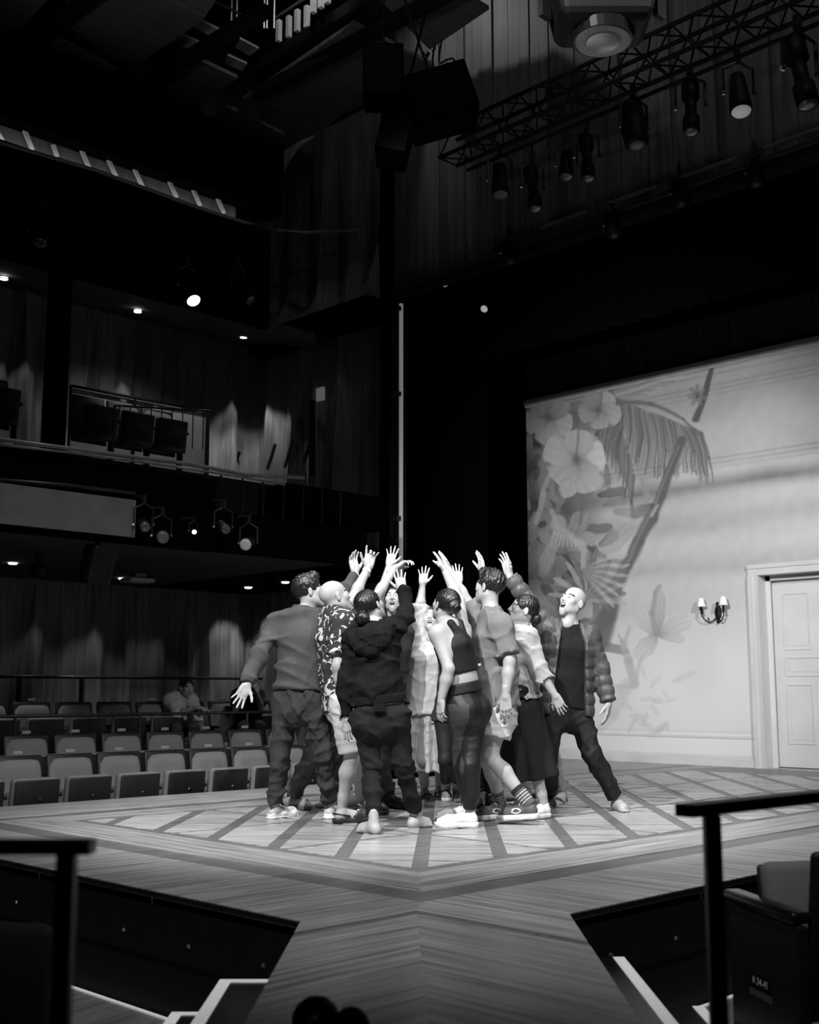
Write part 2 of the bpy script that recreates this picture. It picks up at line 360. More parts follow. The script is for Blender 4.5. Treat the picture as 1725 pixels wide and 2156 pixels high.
tag(MB().box((XW, 14.5, -.1), (15.6, 14.7, 10)).build('wall_side', DKWALL), 'black side wall of the stage house', kind='structure')
for a, b in (((580, 935), (563, 988)), ((616, 925), (600, 985)), ((651, 938), (640, 975)), ((505, 951), (490, 985))):
    MB().beam(onX(*a, XW-.26), onX(*b, XW-.26), .02, .05).build('slanted_batten', BLACK, wr_)
MB().beam(onX(657, 842, XW-.26), onX(657, 1000, XW-.26), .05, .07, up=(1, 0, 0)).build('conduit', BLACK, wr_)
sg = onX(675, 830, XW-.24); tag(MB().box((sg[0]-.02, sg[1]-.07, sg[2]-.09), (sg[0]+.02, sg[1]+.07, sg[2]+.09)).build('wall_sign', mat_emit('sign_glow', .06)), 'small pale sign high on the panelled corner wall', 'sign')
# ================================================================ CEILING
ceil = empty('ceiling', (0, 0, 0), label='dark auditorium ceiling hung with wooden acoustic panels', kind='structure')
MB().box((-6, -6, 11.2), (16, 15, 11.4)).build('ceiling_slab', DKWALL, ceil)
CEILW = mat_wood('ceiling_panel_wood', .085, 0, .3, .6, (1., 14, 1))
CEILP = mat('ceiling_pale_board', .30, .7)
def cpanel(name, pts, z, m, th=.05):
    q = [onZ(px, py, z) for px, py in pts]; return MB().prism(ccw([(p[0], p[1]) for p in q]), z, z+th).build(name, m, ceil)
ZP = 9.0
for pts in ([(-60, -20), (98, -20), (98, 2), (20, 90), (-60, 75)], [(160, -20), (470, -20), (425, 45), (300, 128), (255, 128), (120, 42)],
            [(92, 65), (250, 150), (225, 177), (60, 90)], [(388, 112), (500, 165), (400, 236), (300, 182)],
            [(480, 226), (600, 285), (560, 315), (455, 243)], [(745, 50), (1010, 190), (640, 250), (512, 210)],
            [(800, 0), (930, -40), (1030, 20), (905, 105)]):
    cpanel('acoustic_panel', pts, ZP, CEILW)
for pts in ([(415, 40), (476, 70), (460, 86), (405, 55)], [(372, 68), (445, 102), (430, 118), (352, 84)], [(505, 82), (545, 103), (525, 118), (495, 100)], [(480, 117), (520, 135), (510, 150), (470, 132)],
            [(735, 205), (790, 235), (745, 252), (688, 230)], [(600, 258), (645, 270), (625, 282), (590, 268)], [(520, 305), (585, 300), (540, 328), (500, 315)]):
    cpanel('pale_board', pts, ZP+.35, CEILP, .03)
for a, b in (((0, 250), (540, 352)), ((0, 135), (480, 300)), ((540, 352), (1010, 120)), ((540, 200), (1030, -60)), ((300, 185), (560, 20)), ((60, 95), (210, -20)), ((235, 180), (330, 190)), ((330, 255), (420, 235))):
    MB().beam(onZ(*a, ZP-.08), onZ(*b, ZP-.08), .16, .14).build('ceiling_beam', BLACK, ceil)

# ================================================================ PAINTED SET WALL, DOOR, SCONCE
XS = 13.1; SZ = 5.04
DY0, DY1 = 7.28, 5.9                                                  # door casing outer left edge / right edge (in Y)
rng = np.random.RandomState(3)
def sines(P, Q, n, kmin, kmax, seed, ax=1., ay=1.):
    r = np.random.RandomState(seed); out = np.zeros_like(P)
    for _ in range(n):
        k = math.exp(r.uniform(math.log(kmin), math.log(kmax))); t = r.uniform(0, 2*math.pi)
        out += np.sin(k*(P*math.cos(t)*ax+Q*math.sin(t)*ay)+r.uniform(0, 6.28)+1.3*np.sin(k*.6*(P*math.sin(t)*ax-Q*math.cos(t)*ay)))*min(1, (kmin/k)**.5)
    return out/n**.5
def toPix(X, Y, Z):
    d = (X+Y)*S2; a = (X-Y)*S2; z = Z-H; dd = d*math.cos(PITCH)+z*math.sin(PITCH); v = z*math.cos(PITCH)-d*math.sin(PITCH)
    return CX+F*a/dd, CY-F*v/dd
def sstep(x, a, b): t = np.clip((x-a)/(b-a), 0, 1); return t*t*(3-2*t)
def mural(Yg, Zg):
    """grey value of the tropical painting at wall position (Yg, Zg)"""
    px, py = toPix(XS, Yg, Zg)
    wx, wy = sines(Yg, Zg, 8, 6, 22, 71), sines(Yg, Zg, 8, 6, 22, 72); px = px+2.4*wx; py = py+2.4*wy
    cl = sines(Yg, Zg, 14, 1.1, 7, 5, 1, 1.5); sea = sines(Yg, Zg, 12, 1.5, 9, 8, .35, 3.0); fine = sines(Yg, Zg, 10, 20, 60, 2)
    v = .38+.105*cl+.010*fine
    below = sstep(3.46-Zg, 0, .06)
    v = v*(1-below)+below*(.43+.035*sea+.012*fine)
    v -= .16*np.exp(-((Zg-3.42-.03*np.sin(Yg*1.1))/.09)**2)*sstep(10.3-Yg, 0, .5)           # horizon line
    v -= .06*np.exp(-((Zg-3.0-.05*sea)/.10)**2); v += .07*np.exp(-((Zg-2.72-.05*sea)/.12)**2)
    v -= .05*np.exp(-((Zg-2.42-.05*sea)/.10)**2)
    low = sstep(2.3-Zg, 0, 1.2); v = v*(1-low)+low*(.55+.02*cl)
    for z, a, w in ((4.93, .10, .012), (4.86, .08, .012), (4.72, .07, .02), (4.66, .08, .012), (4.60, .06, .01), (3.78, .10, .010), (3.72, .08, .010), (3.66, .05, .01), (.40, .09, .012), (.12, .10, .012), (.08, .08, .01)):
        v -= a*np.exp(-((Zg-z)/w)**2)
    v += .07*sstep(Zg, 4.94, 4.97)+.05*np.exp(-((Zg-3.62)/.05)**2)+.04*sstep(.42-Zg, 0, .03)
    def blend(m, val):
        nonlocal v
        v = v*(1-m)+m*val
    def dseg(a, b):
        ax, ay = a; bx_, by_ = b; dx, dy = bx_-ax, by_-ay; t = np.clip(((px-ax)*dx+(py-ay)*dy)/(dx*dx+dy*dy+1e-6), 0, 1)
        return np.hypot(px-ax-t*dx, py-ay-t*dy), t
    def stroke(pts, ws, val, op=1., soft=.35):
        for i in range(len(pts)-1):
            x0 = min(pts[i][0], pts[i+1][0])-60; x1 = max(pts[i][0], pts[i+1][0])+60
            d, t = dseg(pts[i], pts[i+1]); w = ws[i]*(1-t)+ws[i+1]*t
            blend(op*(1-sstep(d, w*(1-soft), w*(1+soft)+.8)), val)
    def petal(cx, cy, ang, ln, wd, val, op=1., vein=.10):
        c, s = math.cos(ang), math.sin(ang); u = ((px-cx)*c+(py-cy)*s)/ln; w = (-(px-cx)*s+(py-cy)*c)/wd
        prof = np.sqrt(np.clip(u, 0, 1))*np.clip(1-u, 0, 1)**.35*1.35*(1+.06*np.sin(u*17))
        m = (1-sstep(np.abs(w), prof-.10, prof+.06))*(u > 0)*(u < 1.02)
        blend(op*m, val-vein*np.exp(-u*3.2)*1.6-.03*np.sin(w*14)*u-.10*sstep(np.abs(w), prof*.75, prof)*.5)
    rl = np.random.RandomState(31)
    # left foliage, dark and busy
    fol = sines(px/100, py/100, 16, 2.5, 12, 21, 1, .55)
    m = (1-sstep(px+.10*(py-850), 1225, 1310))*sstep(py, 830, 900)*(1-sstep(py, 1330, 1400)); blend(.92*m, .15+.10*fol)
    m2 = (1-sstep(px+.35*(py-1230), 1235, 1330))*sstep(py, 1180, 1260)*(1-sstep(py, 1360, 1460)); blend(.8*m2, .18+.08*fol)
    for _ in range(130):
        rr = rl.uniform(0, 1); x, y = 1108+rl.uniform(0, 1)**1.4*190-(.05*rr*100), 850+rr*560
        petal(x, y, rl.uniform(-2.9, .2) if rl.uniform() < .7 else rl.uniform(.4, 2.6), rl.uniform(30, 95), rl.uniform(7, 18), rl.uniform(.06, .30), .8*(1-max(0, (x-1240)/120)), .08)
    # slanting stalks
    stroke([(1130, 1100), (1145, 1040), (1158, 1000)], [5, 5, 4], .40, .8); stroke([(1140, 1180), (1175, 1070), (1190, 1010)], [7, 6, 5], .20, .8)
    stroke([(1215, 960), (1222, 1040)], [5, 4], .17, .8)
    # palm fronds
    r = np.random.RandomState(11)
    for i in range(90):
        t = i/89.; rx = 1270+205*t; ry = 842+12*math.sin(t*3)+70*t*t; ln = 55+75*math.sin(min(1, t*1.3)*math.pi*.75)*r.uniform(.6, 1.1); dx = -18+44*t+r.uniform(-8, 8)
        stroke([(rx, ry), (rx+dx*.4+6, ry+ln*.5), (rx+dx, ry+ln)], [3.2, 2.4, .8], r.uniform(.09, .30), .75)
    for i in range(26):
        t = i/25.; rx = 1265+70*t; ry = 865+135*t*t; stroke([(rx, ry), (rx-4, ry+55), (rx+r.uniform(-10, 10), ry+90)], [3, 2.5, .8], r.uniform(.10, .26), .7)
    stroke([(1255, 880), (1300, 845), (1370, 850), (1440, 880), (1470, 915)], [5, 5, 4, 3, 2], .14, .8)
    for i in range(24):
        t = i/23.; stroke([(1290+12*t, 838-30*t), (1330+90*t, 800+40*(1-t)+r.uniform(-8, 8))], [1.8, .8], r.uniform(.22, .30), .6)
    stroke([(1300, 832), (1400, 800), (1440, 792)], [3, 2, 1.5], .48, .6)
    # long leaning trunk
    stroke([(1500, 768), (1490, 820), (1466, 882)], [5, 5.5, 7], .11); stroke([(1437, 928), (1412, 990), (1392, 1045), (1372, 1090), (1345, 1140), (1318, 1192), (1296, 1245), (1278, 1295), (1262, 1345)], [8, 10, 10, 12, 12, 13, 15, 19, 24], .12, .95)
    stroke([(1430, 940), (1380, 1060), (1300, 1225)], [2, 3, 4], .22, .6)
    stroke([(1352, 1010), (1362, 1045), (1358, 1075)], [3, 6, 3], .30, .7); petal(1376, 1062, 2.6, 55, 14, .20, .7); petal(1374, 1066, 3.0, 48, 10, .24, .6)
    stroke([(1372, 1085), (1385, 1066)], [3, 2], .34)
    for k_ in range(7): petal(1468, 832, k_*.9+.3, 22, 6, .22, .7)
    # hibiscus flowers
    for (cx, cy, rr, a0, val) in ((1155, 880, 58, .4, .46), (1262, 862, 46, -.9, .46), (1213, 968, 72, -.15, .62)):
        for k_ in range(5):
            a = a0+k_*2*math.pi/5; petal(cx, cy, a, rr*(1.0 if k_ % 2 else .9), rr*.62, val-(.16 if k_ in (1, 2) and rr > 60 else .03*k_), .95, .12)
        stroke([(cx, cy), (cx+6, cy-rr*.95)], [3.5, 2.2], .24, .8)
        blend(np.exp(-((px-cx)**2+(py-cy)**2)/(rr*.16)**2)*.8, .12)
    petal(1190, 1005, 1.3, 45, 24, .50, .8); petal(1228, 985, .9, 55, 26, .50, .6)
    # big lily and broad leaves
    for a, ln, w, val in ((-1.9, 85, 26, .36), (-1.2, 95, 30, .30), (-.6, 70, 20, .34), (-2.5, 70, 20, .28), (.3, 60, 18, .26)): petal(1195, 1165, a, ln, w, val, .85)
    stroke([(1160, 1075), (1172, 1110), (1205, 1128), (1232, 1160), (1225, 1200)], [5, 6, 6, 6, 4], .40, .7)
    stroke([(1230, 1060), (1222, 1100)], [3, 4], .16, .7)
    for k_ in range(9): stroke([(1165+8*k_, 1120+3*k_), (1160+9*k_, 1150)], [3, 1.5], .48, .55)
    for k_ in range(15):
        a = -3.0+k_*.22; petal(1238, 1262, a, 100-18*abs(k_-7)/7, 8, .16 if k_ % 2 else .38, .75, .05)
    for k_ in range(12):
        a = -.35+k_*.12; petal(1222, 1200, a, 105, 7, .18 if k_ % 2 else .42, .6, .05)
    petal(1140, 1215, -1.2, 80, 20, .34, .7); petal(1250, 1180, -.75, 110, 26, .36, .5); petal(1150, 1330, -1.4, 80, 26, .26, .6)
    # pale flowers and plants to the right
    for a, ln, w, val in ((-1.5, 95, 20, .38), (-.45, 80, 24, .46), (-2.2, 70, 24, .47), (2.3, 70, 22, .48), (.15, 60, 14, .45)): petal(1383, 1338, a, ln, w, val, .8, .16)
    stroke([(1383, 1335), (1372, 1290), (1378, 1250), (1388, 1236)], [6, 5, 4, 5], .27, .75)
    stroke([(1335, 1440), (1322, 1390), (1312, 1350), (1302, 1335)], [8, 8, 5, 2], .34, .7); stroke([(1314, 1365), (1325, 1330), (1328, 1318)], [5, 3, 3], .36, .7)
    stroke([(1335, 1440), (1345, 1400), (1352, 1385)], [6, 4, 3], .38, .6); stroke([(1330, 1440), (1290, 1500), (1262, 1540)], [9, 12, 6], .42, .55)
    for k_ in range(22):
        x, y = r.uniform(1270, 1420), r.uniform(1415, 1560); a = r.uniform(-2.6, .6); petal(x, y, a, r.uniform(25, 60), r.uniform(5, 10), r.uniform(.40, .50), .45, .05)
    blend(.30*np.exp(-(((px-1475)/45)**2+((py-1410)/60)**2)**2), .44)
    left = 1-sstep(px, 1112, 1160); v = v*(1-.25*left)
    return np.clip(v, .05, .75)
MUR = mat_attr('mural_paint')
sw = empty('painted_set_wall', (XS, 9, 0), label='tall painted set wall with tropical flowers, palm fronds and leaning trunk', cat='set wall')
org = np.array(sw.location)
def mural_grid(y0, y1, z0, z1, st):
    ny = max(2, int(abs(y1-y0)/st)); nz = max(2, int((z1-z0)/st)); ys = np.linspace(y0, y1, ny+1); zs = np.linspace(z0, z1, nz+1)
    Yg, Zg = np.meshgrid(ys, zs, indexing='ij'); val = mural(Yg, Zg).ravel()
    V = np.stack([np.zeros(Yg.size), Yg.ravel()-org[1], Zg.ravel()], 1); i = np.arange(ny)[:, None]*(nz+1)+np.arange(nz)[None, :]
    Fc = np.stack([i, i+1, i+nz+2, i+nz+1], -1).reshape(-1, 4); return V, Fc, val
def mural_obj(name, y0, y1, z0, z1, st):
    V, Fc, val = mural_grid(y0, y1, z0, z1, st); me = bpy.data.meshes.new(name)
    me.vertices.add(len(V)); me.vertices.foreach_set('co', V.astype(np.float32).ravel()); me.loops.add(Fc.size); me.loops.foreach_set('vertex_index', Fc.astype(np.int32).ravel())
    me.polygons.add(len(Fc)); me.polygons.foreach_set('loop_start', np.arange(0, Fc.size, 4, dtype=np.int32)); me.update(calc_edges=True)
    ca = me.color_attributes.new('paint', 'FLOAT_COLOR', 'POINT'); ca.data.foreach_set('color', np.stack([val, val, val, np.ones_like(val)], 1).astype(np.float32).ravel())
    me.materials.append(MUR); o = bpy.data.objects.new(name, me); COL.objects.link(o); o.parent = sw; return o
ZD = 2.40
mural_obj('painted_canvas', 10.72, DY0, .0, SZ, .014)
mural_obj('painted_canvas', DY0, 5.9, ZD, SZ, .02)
mural_obj('painted_canvas', 5.9, 3.6, 0, SZ, .08)
CASE = mat('white_paint_trim', .50, .55, ((40, 3, 3), .06, 2))
mb = MB(); mb.box((.005, 3.6-9, 0), (.10, 5.9-9, SZ)); mb.box((.005, 5.9-9, ZD), (.10, DY0-9, SZ)); mb.box((.005, DY0-9, 0), (.10, 10.72-9, SZ)); mb.build('flat_frame', BLACK, sw)
mb = MB(); mb.box((-.035, DY0-9, 0), (0, 10.70-9, .09)); mb.box((-.02, DY0-9, .09), (0, 10.70-9, .115)); mb.box((-.012, DY0-9, .33), (0, 10.70-9, .36)); mb.build('skirting', CASE, sw)
mb = MB(); mb.box((-.03, 3.6-9, SZ-.05), (0, 10.74-9, SZ+.01)); mb.box((-.015, 3.6-9, SZ-.10), (0, 10.73-9, SZ-.05)); mb.build('cornice', mat('cornice_paint', .36, .6), sw)
# door with casing
dr = empty('door_1', (XS, 7.0, 0), label='white six panel door set deep in a moulded frame at the right', kind='structure'); do = 7.0
for nm, (a, b, z0, z1) in (('side_casing', (DY0, DY0-.13, 0, ZD-.13)), ('head_casing', (DY0, 5.9, ZD-.13, ZD)), ):
    mb = MB(); mb.box((-.045, min(a, b)-do, z0), (.0, max(a, b)-do, z1))
    if nm == 'side_casing': mb.box((-.06, DY0-.05-do, 0), (-.045, DY0-do, ZD-.13)); mb.box((-.055, DY0-.13-do, 0), (-.045, DY0-.11-do, ZD-.13))
    else: mb.box((-.06, 5.9-do, ZD-.05), (-.045, DY0-do, ZD)); mb.box((-.055, 5.9-do, ZD-.13), (-.045, DY0-.11-do, ZD-.11))
    mb.build(nm, CASE, dr)
REV = .24
mb = MB(); mb.box((0, DY0-.13-do, 0), (REV, DY0-.125-do, ZD-.13)); mb.box((REV-.1, DY0-.19-do, 0), (REV-.08, DY0-.13-do, ZD-.13)); mb.build('side_jamb', CASE, dr)
mb = MB(); mb.box((0, 5.9-do, ZD-.13), (REV, DY0-.13-do, ZD-.125)); mb.box((REV-.1, 5.9-do, ZD-.19), (REV-.08, DY0-.13-do, ZD-.13)); mb.build('head_jamb', CASE, dr)
slab = MB().box((REV-.02, 5.9-do, .01), (REV+.03, DY0-.16-do, ZD-.16)).build('door_slab', CASE, dr)
def dpanel(a, b, z0, z1):
    mb = MB(); y0, y1 = DY0-.16-do-b, DY0-.16-do-a; w = .02
    for lo, hi in (((y0, z0), (y1, z0+w)), ((y0, z1-w), (y1, z1)), ((y0, z0+w), (y0+w, z1-w)), ((y1-w, z0+w), (y1, z1-w))): mb.box((REV-.032, lo[0], lo[1]), (REV-.02, hi[0], hi[1]))
    mb.box((REV-.026, y0+w+.03, z0+w+.03), (REV-.02, y1-w-.03, z1-w-.03)); mb.build('door_panel', CASE, slab)
for a, b in ((.14, .48), (.60, .94)):
    dpanel(a, b, 1.38, 2.06); dpanel(a, b, .28, .98)
dpanel(.14, .94, 1.07, 1.30)
# slatted header above the painted wall
sh = empty('slatted_header', (XS+.1, 9, SZ), label='dark strip of vertical slats above the painted wall', cat='header'); y = 10.8; random.seed(2)
HW = mat_wood('header_wood', .05, 0, .4, .6, (14, 14, .7))
while y > 4.2:
    w = random.choice((.12, .18, .22, .3)); MB().box((random.uniform(-.01, .02), y-w+.01-9, .02), (.06, y-9, .62)).build('slat', HW, sh); y -= w
# wall sconce
p = onX(1513, 1290, XS); sc_ = empty('wall_sconce', (XS, p[1], p[2]), label='black two arm wall sconce with small white shades on the painted wall', cat='wall lamp')
mb = MB()
for z, w in ((.11, .02), (.09, .035), (.06, .03), (.02, .05), (-.03, .055), (-.07, .035), (-.10, .03), (-.13, .012)): pass
prof = [(.13, .012), (.11, .03), (.085, .022), (.05, .042), (.0, .05), (-.05, .04), (-.085, .024), (-.11, .028), (-.135, .008)]
vv = []; ff = []
for z, w in prof:
    for k_ in range(8): t = math.pi*k_/7; vv.append((-.03*math.sin(t), w*math.cos(t), z))
for i in range(len(prof)-1):
    for k_ in range(7): ff.append((i*8+k_, i*8+k_+1, (i+1)*8+k_+1, (i+1)*8+k_))
obj('back_plate', vv, ff, BLACK, sc_, True)
SHD = mat('sconce_shade', .75, .7)
for sgn, out, lift in ((1, .10, 0.), (-1, .16, 0.)):
    pts = [(-.02, 0, -.04)]+[(-.02-out*.9*t, sgn*.16*t*1.05, -.04-.075*math.sin(t*math.pi)+.0*t) for t in (.2, .4, .6, .8, 1.)]
    e = pts[-1]; pts.append((e[0], e[1], e[2]+.05))
    arm = MB().tube(pts, .008, 6); arm.tube([(pts[3][0], pts[3][1], pts[3][2]+.03+.02*math.sin(q)) if 0 else (pts[3][0]+.018*math.cos(q), pts[3][1]+sgn*.018*math.cos(q), pts[3][2]+.03+.022*math.sin(q)) for q in np.linspace(0, 5.5, 10)], .005, 5)
    a_ = arm.build('arm', BLACK, sc_, True)
    MB().tube([(e[0], e[1], e[2]+.03), (e[0], e[1], e[2]+.04), (e[0], e[1], e[2]+.12)], [.028, .016, .014], 8).build('candle_holder', BLACK, sc_, True)
    MB().tube([(e[0], e[1], e[2]+.115), (e[0], e[1], e[2]+.22)], [.058, .034], 12, cap=False).build('shade', SHD, sc_, True)

# ================================================================ SEATS
ORD = ['first', 'second', 'third', 'fourth', 'fifth', 'sixth', 'seventh', 'eighth', 'ninth', 'tenth', 'eleventh', 'twelfth']
def seat_proto():
    """tip-up theatre seat, floor at z=0, faces local -Y, pan folded up"""
    t = empty('theatre_seat')
    til = .16; c, s = math.cos(til), math.sin(til); R = [[1, 0, 0], [0, c, s], [0, -s, c]]
    v, f = rbox(.455, .035, .60, .017, 2); v = np.array(v)
    def arch(v, k): v = v.copy(); top = v[:, 2] > 0; v[:, 2] -= np.where(top, k*(v[:, 0]/.25)**4, 0); return v
    v = arch(v, .035); v[:, 1] -= .25*(v[:, 0]**2)*.6
    obj('back_shell', bend_place(v, R, (0, .245, .585)), f, SHELL, t, True)
    bm = bmesh.new(); bmesh.ops.create_grid(bm, x_segments=10, y_segments=10, size=.5)
    bm.free()
    n = 11; V = []; Fq = []                                          # padded cushion: pillow of two grids
    for side in (0, 1):
        for i in range(n):
            for j in range(n):
                u, w = i/(n-1)*2-1, j/(n-1)*2-1; e = (1-abs(u)**5)*(1-abs(w)**5); x = .212*u*(1-.10*max(0, w)**6); z = .265*w*(1-.06*abs(u)**6)
                V.append((x, -(.055*min(1, e*1.6)) if side == 0 else .0, z))
    for i in range(n-1):
        for j in range(n-1):
            a = i*n+j; Fq.append((a, a+n, a+n+1, a+1)); b = a+n*n; Fq.append((b, b+1, b+n+1, b+n))
    for i in range(n-1):
        for a, b in (((i)*n, (i+1)*n), ((i+1)*n+n-1, i*n+n-1), (i+1, i), ((n-1)*n+i, (n-1)*n+i+1)): Fq.append((a, a+n*n, b+n*n, b))
    obj('back_cushion', bend_place(V, R, (0, .225, .575)), Fq, FABRIC, t, True)
    v, f = rbox(.42, .085, .40, .035, 3); t2 = -.10; c, s = math.cos(t2), math.sin(t2); R2 = [[1, 0, 0], [0, c, s], [0, -s, c]]
    pan = obj('seat_pan', bend_place(v, R2, (0, -.03, .50)), f, FABRIC, t, True)
    v, f = rbox(.40, .02, .385, .012, 2); obj('pan_shell', bend_place(v, R2, (0, -.085, .49)), f, SHELL, pan, True)
    mb = MB()
    for j in range(9):
        for i in range(14): mb.obox((-.155+i*.0238, -.0965-.0+(-.10)*(-.0), .36+j*.022), (.008, 0, 0), (0, .002, 0), (0, 0, .006))
    mb.v = [(p[0], p[1]+.10*(p[2]-.49), p[2]) for p in mb.v]
    mb.build('perforation', mat('perforation_dark', .003, .8), pan)['kind'] = 'stuff'
    MB().tube([(0.03, -.10, .52), (0.03, -.106, .52)], [.018, .014], 10).build('latch_knob', CHROME, pan)
    v, f = rbox(.09, .012, .03, .004, 1); obj('number_plate', bend_place(v, None, (.0, .275, .89)), f, mat('plate_metal', .32, .4, metal=.3), t)
    a = MB(); v, f = rbox(.036, .30, .035, .012, 2); a.add(bend_place(v, None, (.238, .09, .55)), f); a.build('armrest', SHELL, t, True)
    a = MB(); a.box((.225, .06, 0), (.25, .16, .54)); a.box((.222, -.02, 0), (.253, .28, .03)); a.build('leg', BLACK, t)
    return t
proto = seat_proto(); first = [True]
def put_seat(x, y, z, rz, label, group):
    o = proto if first[0] else copy_tree(proto); first[0] = False
    o.location = (float(x), float(y), float(z)); o.rotation_euler = (0, 0, rz); return tag(o, label, 'theatre seat', group)
FZ = -.52
def seat_row(px0, px1, n0, n, py, y, z, where, grp):
    x0 = onY(px0, py, y)[0]; pitch = (onY(px1, py, y)[0]-x0)/n0; out = []
    for i in range(n): out.append(put_seat(x0+(i-1)*pitch, y-.27, z, 0, 'grey tip-up theatre seat, %s from the left %s' % (ORD[i], where), grp))
    return out
def lower_pan(o):
    for c in o.children:
        if c.name.startswith('seat_pan'): c.matrix_local = Matrix.Translation((0, .06, .40)) @ Matrix.Rotation(math.radians(82), 4, 'X') @ Matrix.Translation((0, -.06, -.34))
seat_row(38, 525, 5, 8, 1585, 9.72, -.52, 'in the front row beside the stage', 'front row seats')
seat_row(56, 516, 5, 8, 1540, 10.6, -.38, 'in the dim second row', 'second row seats')
row3 = seat_row(67, 321, 3, 8, 1476, 12.4, -.09, 'in the raised third row behind the rail', 'third row seats')
# risers
tag(MB().box((3.2, 10.05, -.52), (10.5, 10.95, -.38)).build('floor_riser_1', BLACK), 'low black riser under the second seat row', kind='structure')
tag(MB().box((3.2, 10.95, -.52), (10.5, 13.66, -.09)).build('floor_riser_2', BLACK), 'black platform under the third seat row', kind='structure')
def railing(name, pts, posts, zb, r, lab, m=STEEL, pr=.016):
    root = empty(name, tuple(pts[0][:2])+(zb,), label=lab, cat='railing'); og = np.array(root.location)
    MB().tube([np.array(p)-og for p in pts], r, 8).build('handrail', m, root, True)
    for q in posts: MB().tube([np.array((q[0], q[1], zb))-og, np.array(q)-og], pr, 6).build('post', m, root)
    return root
railing('railing', [(3.6, 11.0, .65), (10.3, 11.0, .66)], [(x, 11.0, .65) for x in (4.2, 5.6, 7.0, 8.4, 9.8)], -.07, .016, 'thin rail in front of the third seat row')
railing('railing', [(4.5, 13.3, 1.06), (10.4, 13.3, 1.07)], [(x, 13.3, 1.06) for x in (5.2, 6.8, 7.62, 9.1, 10.2)], -.07, .02, 'dark rail along the panelled back wall behind the seats', STEEL, .03)

# ================================================================ BALCONY 1
YB1 = 9.4
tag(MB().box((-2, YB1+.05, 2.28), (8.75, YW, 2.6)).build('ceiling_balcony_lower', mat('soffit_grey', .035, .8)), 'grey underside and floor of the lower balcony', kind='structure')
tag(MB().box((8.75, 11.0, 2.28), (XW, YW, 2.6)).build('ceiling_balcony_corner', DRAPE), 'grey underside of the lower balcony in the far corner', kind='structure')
b1 = empty('balcony_front', (4, YB1, 2.2), label='black lower balcony front with pale pipe rails and cables', cat='balcony'); og = np.array(b1.location)
MB().box((-6, 0, .02), (2.75, .12, .72)).build('fascia_board', DRAPE, b1)
MB().box((2.75, -.01, .02), (4.74, .045, .42)).build('fascia_board', DRAPE, b1)
def b1t(name, px, m, r): MB().tube([onY(a, b, YB1-.03)-og for a, b in px], r, 6).build(name, m, b1, True)
GREYP = mat('pipe_grey', .16, .4)
b1t('top_rail', [(-40, 920), (150, 945), (283, 962), (400, 977), (520, 1000), (640, 1006)], GREYP, .02)
b1t('pipe_rail', [(-40, 932), (140, 952), (280, 970), (420, 990), (600, 1020)], GREYP, .012)
b1t('lower_pipe', [(-40, 1008), (140, 1022), (285, 1040)], STEEL, .02)
for a, b in (((140, 951), (175, 955)), ((215, 963), (258, 968)), ((295, 972), (335, 978)), ((372, 985), (425, 992)), ((0, 934), (28, 938))): b1t('cable_clamp', [(a[0], a[1]-2), (b[0], b[1]-2)], mat('clamp_pale', .25, .4), .014)
for i in range(7):
    x = 2.85+i*.26; MB().tube([(x, .06, .05), (x, .06, .80)], .012, 6).build('baluster', BLACK, b1)
v0 = onY(-60, 1018, YB1-.06); v1 = onY(283, 1054, YB1-.06); v2 = onY(283, 1132, YB1-.06)
scr = MB().box((v0[0], YB1-.09, v2[2]), (v1[0], YB1-.05, v1[2])).build('projection_panel', mat('screen_grey', .16, .8)); tag(scr, 'long grey blank panel mounted on the lower balcony front', 'panel')
q0 = onY(605, 1015, YB1+.1); q1 = onY(815, 1118, YB1+.1); q1[2] = max(q1[2], 2.62)
bb = empty('subwoofer', (q0[0], YB1+.1, q1[2]), label='large black loudspeaker box at the right end of the lower balcony', cat='speaker')
vv, ff = rbox(q1[0]-q0[0], .5, q0[2]-q1[2], .02); obj('cabinet', bend_place(vv, None, ((q1[0]-q0[0])/2, .25, (q0[2]-q1[2])/2)), ff, DRAPE, bb)
MB().box((.05, -.01, .05), (q1[0]-q0[0]-.05, .0, q0[2]-q1[2]-.05)).build('grille', DRAPE, bb)
seat_b = [(-25, 'beside the dark column'), (185, 'left of the middle'), (262, 'in the middle'), (333, 'beside the barred gate')]
for px, w in seat_b:
    p = onY(px, 850, 12.2); put_seat(p[0], 11.95, 3.42, 0, 'dark tip-up seat on the lower balcony, %s' % w, 'lower balcony seats')
tag(MB().box((3.0, 11.5, 2.6), (9.4, 13.3, 3.42)).build('floor_balcony_riser', BLACK), 'black step under the balcony seats', kind='structure')
gt = empty('barred_gate', tuple(onY(440, 930, 9.75)), label='small black barred guard rail at the end of the balcony seats', cat='railing'); og = np.array(gt.location)
g0 = onY(440, 865, 9.75)-og; g1 = g0+np.array([-.75, .55, .02])
MB().tube([np.array([g0[0], g0[1], 2.6-og[2]]), g0, g1, np.array([g1[0], g1[1], 2.6-og[2]])], .016, 6).build('frame', BLACK, gt)
for i in range(9): q = g0+(g1-g0)*(i+.5)/9; MB().tube([q-[0, 0, .4], q], .006, 5).build('bar', BLACK, gt)
hq = [onY(150, 812, 12.68), onY(285, 838, 12.68), onY(436, 866, 12.68)]; railing('railing', hq, hq, 3.42, .02, 'black handrail behind the lower balcony seats', BLACK)
clm = onY(122, 700, 11.3); tag(MB().box((clm[0]-.09, 11.2, 2.6), (clm[0]+.09, 11.4, 5.7)).build('trim_10', DRAPE), 'black square column rising from the lower balcony', kind='structure')
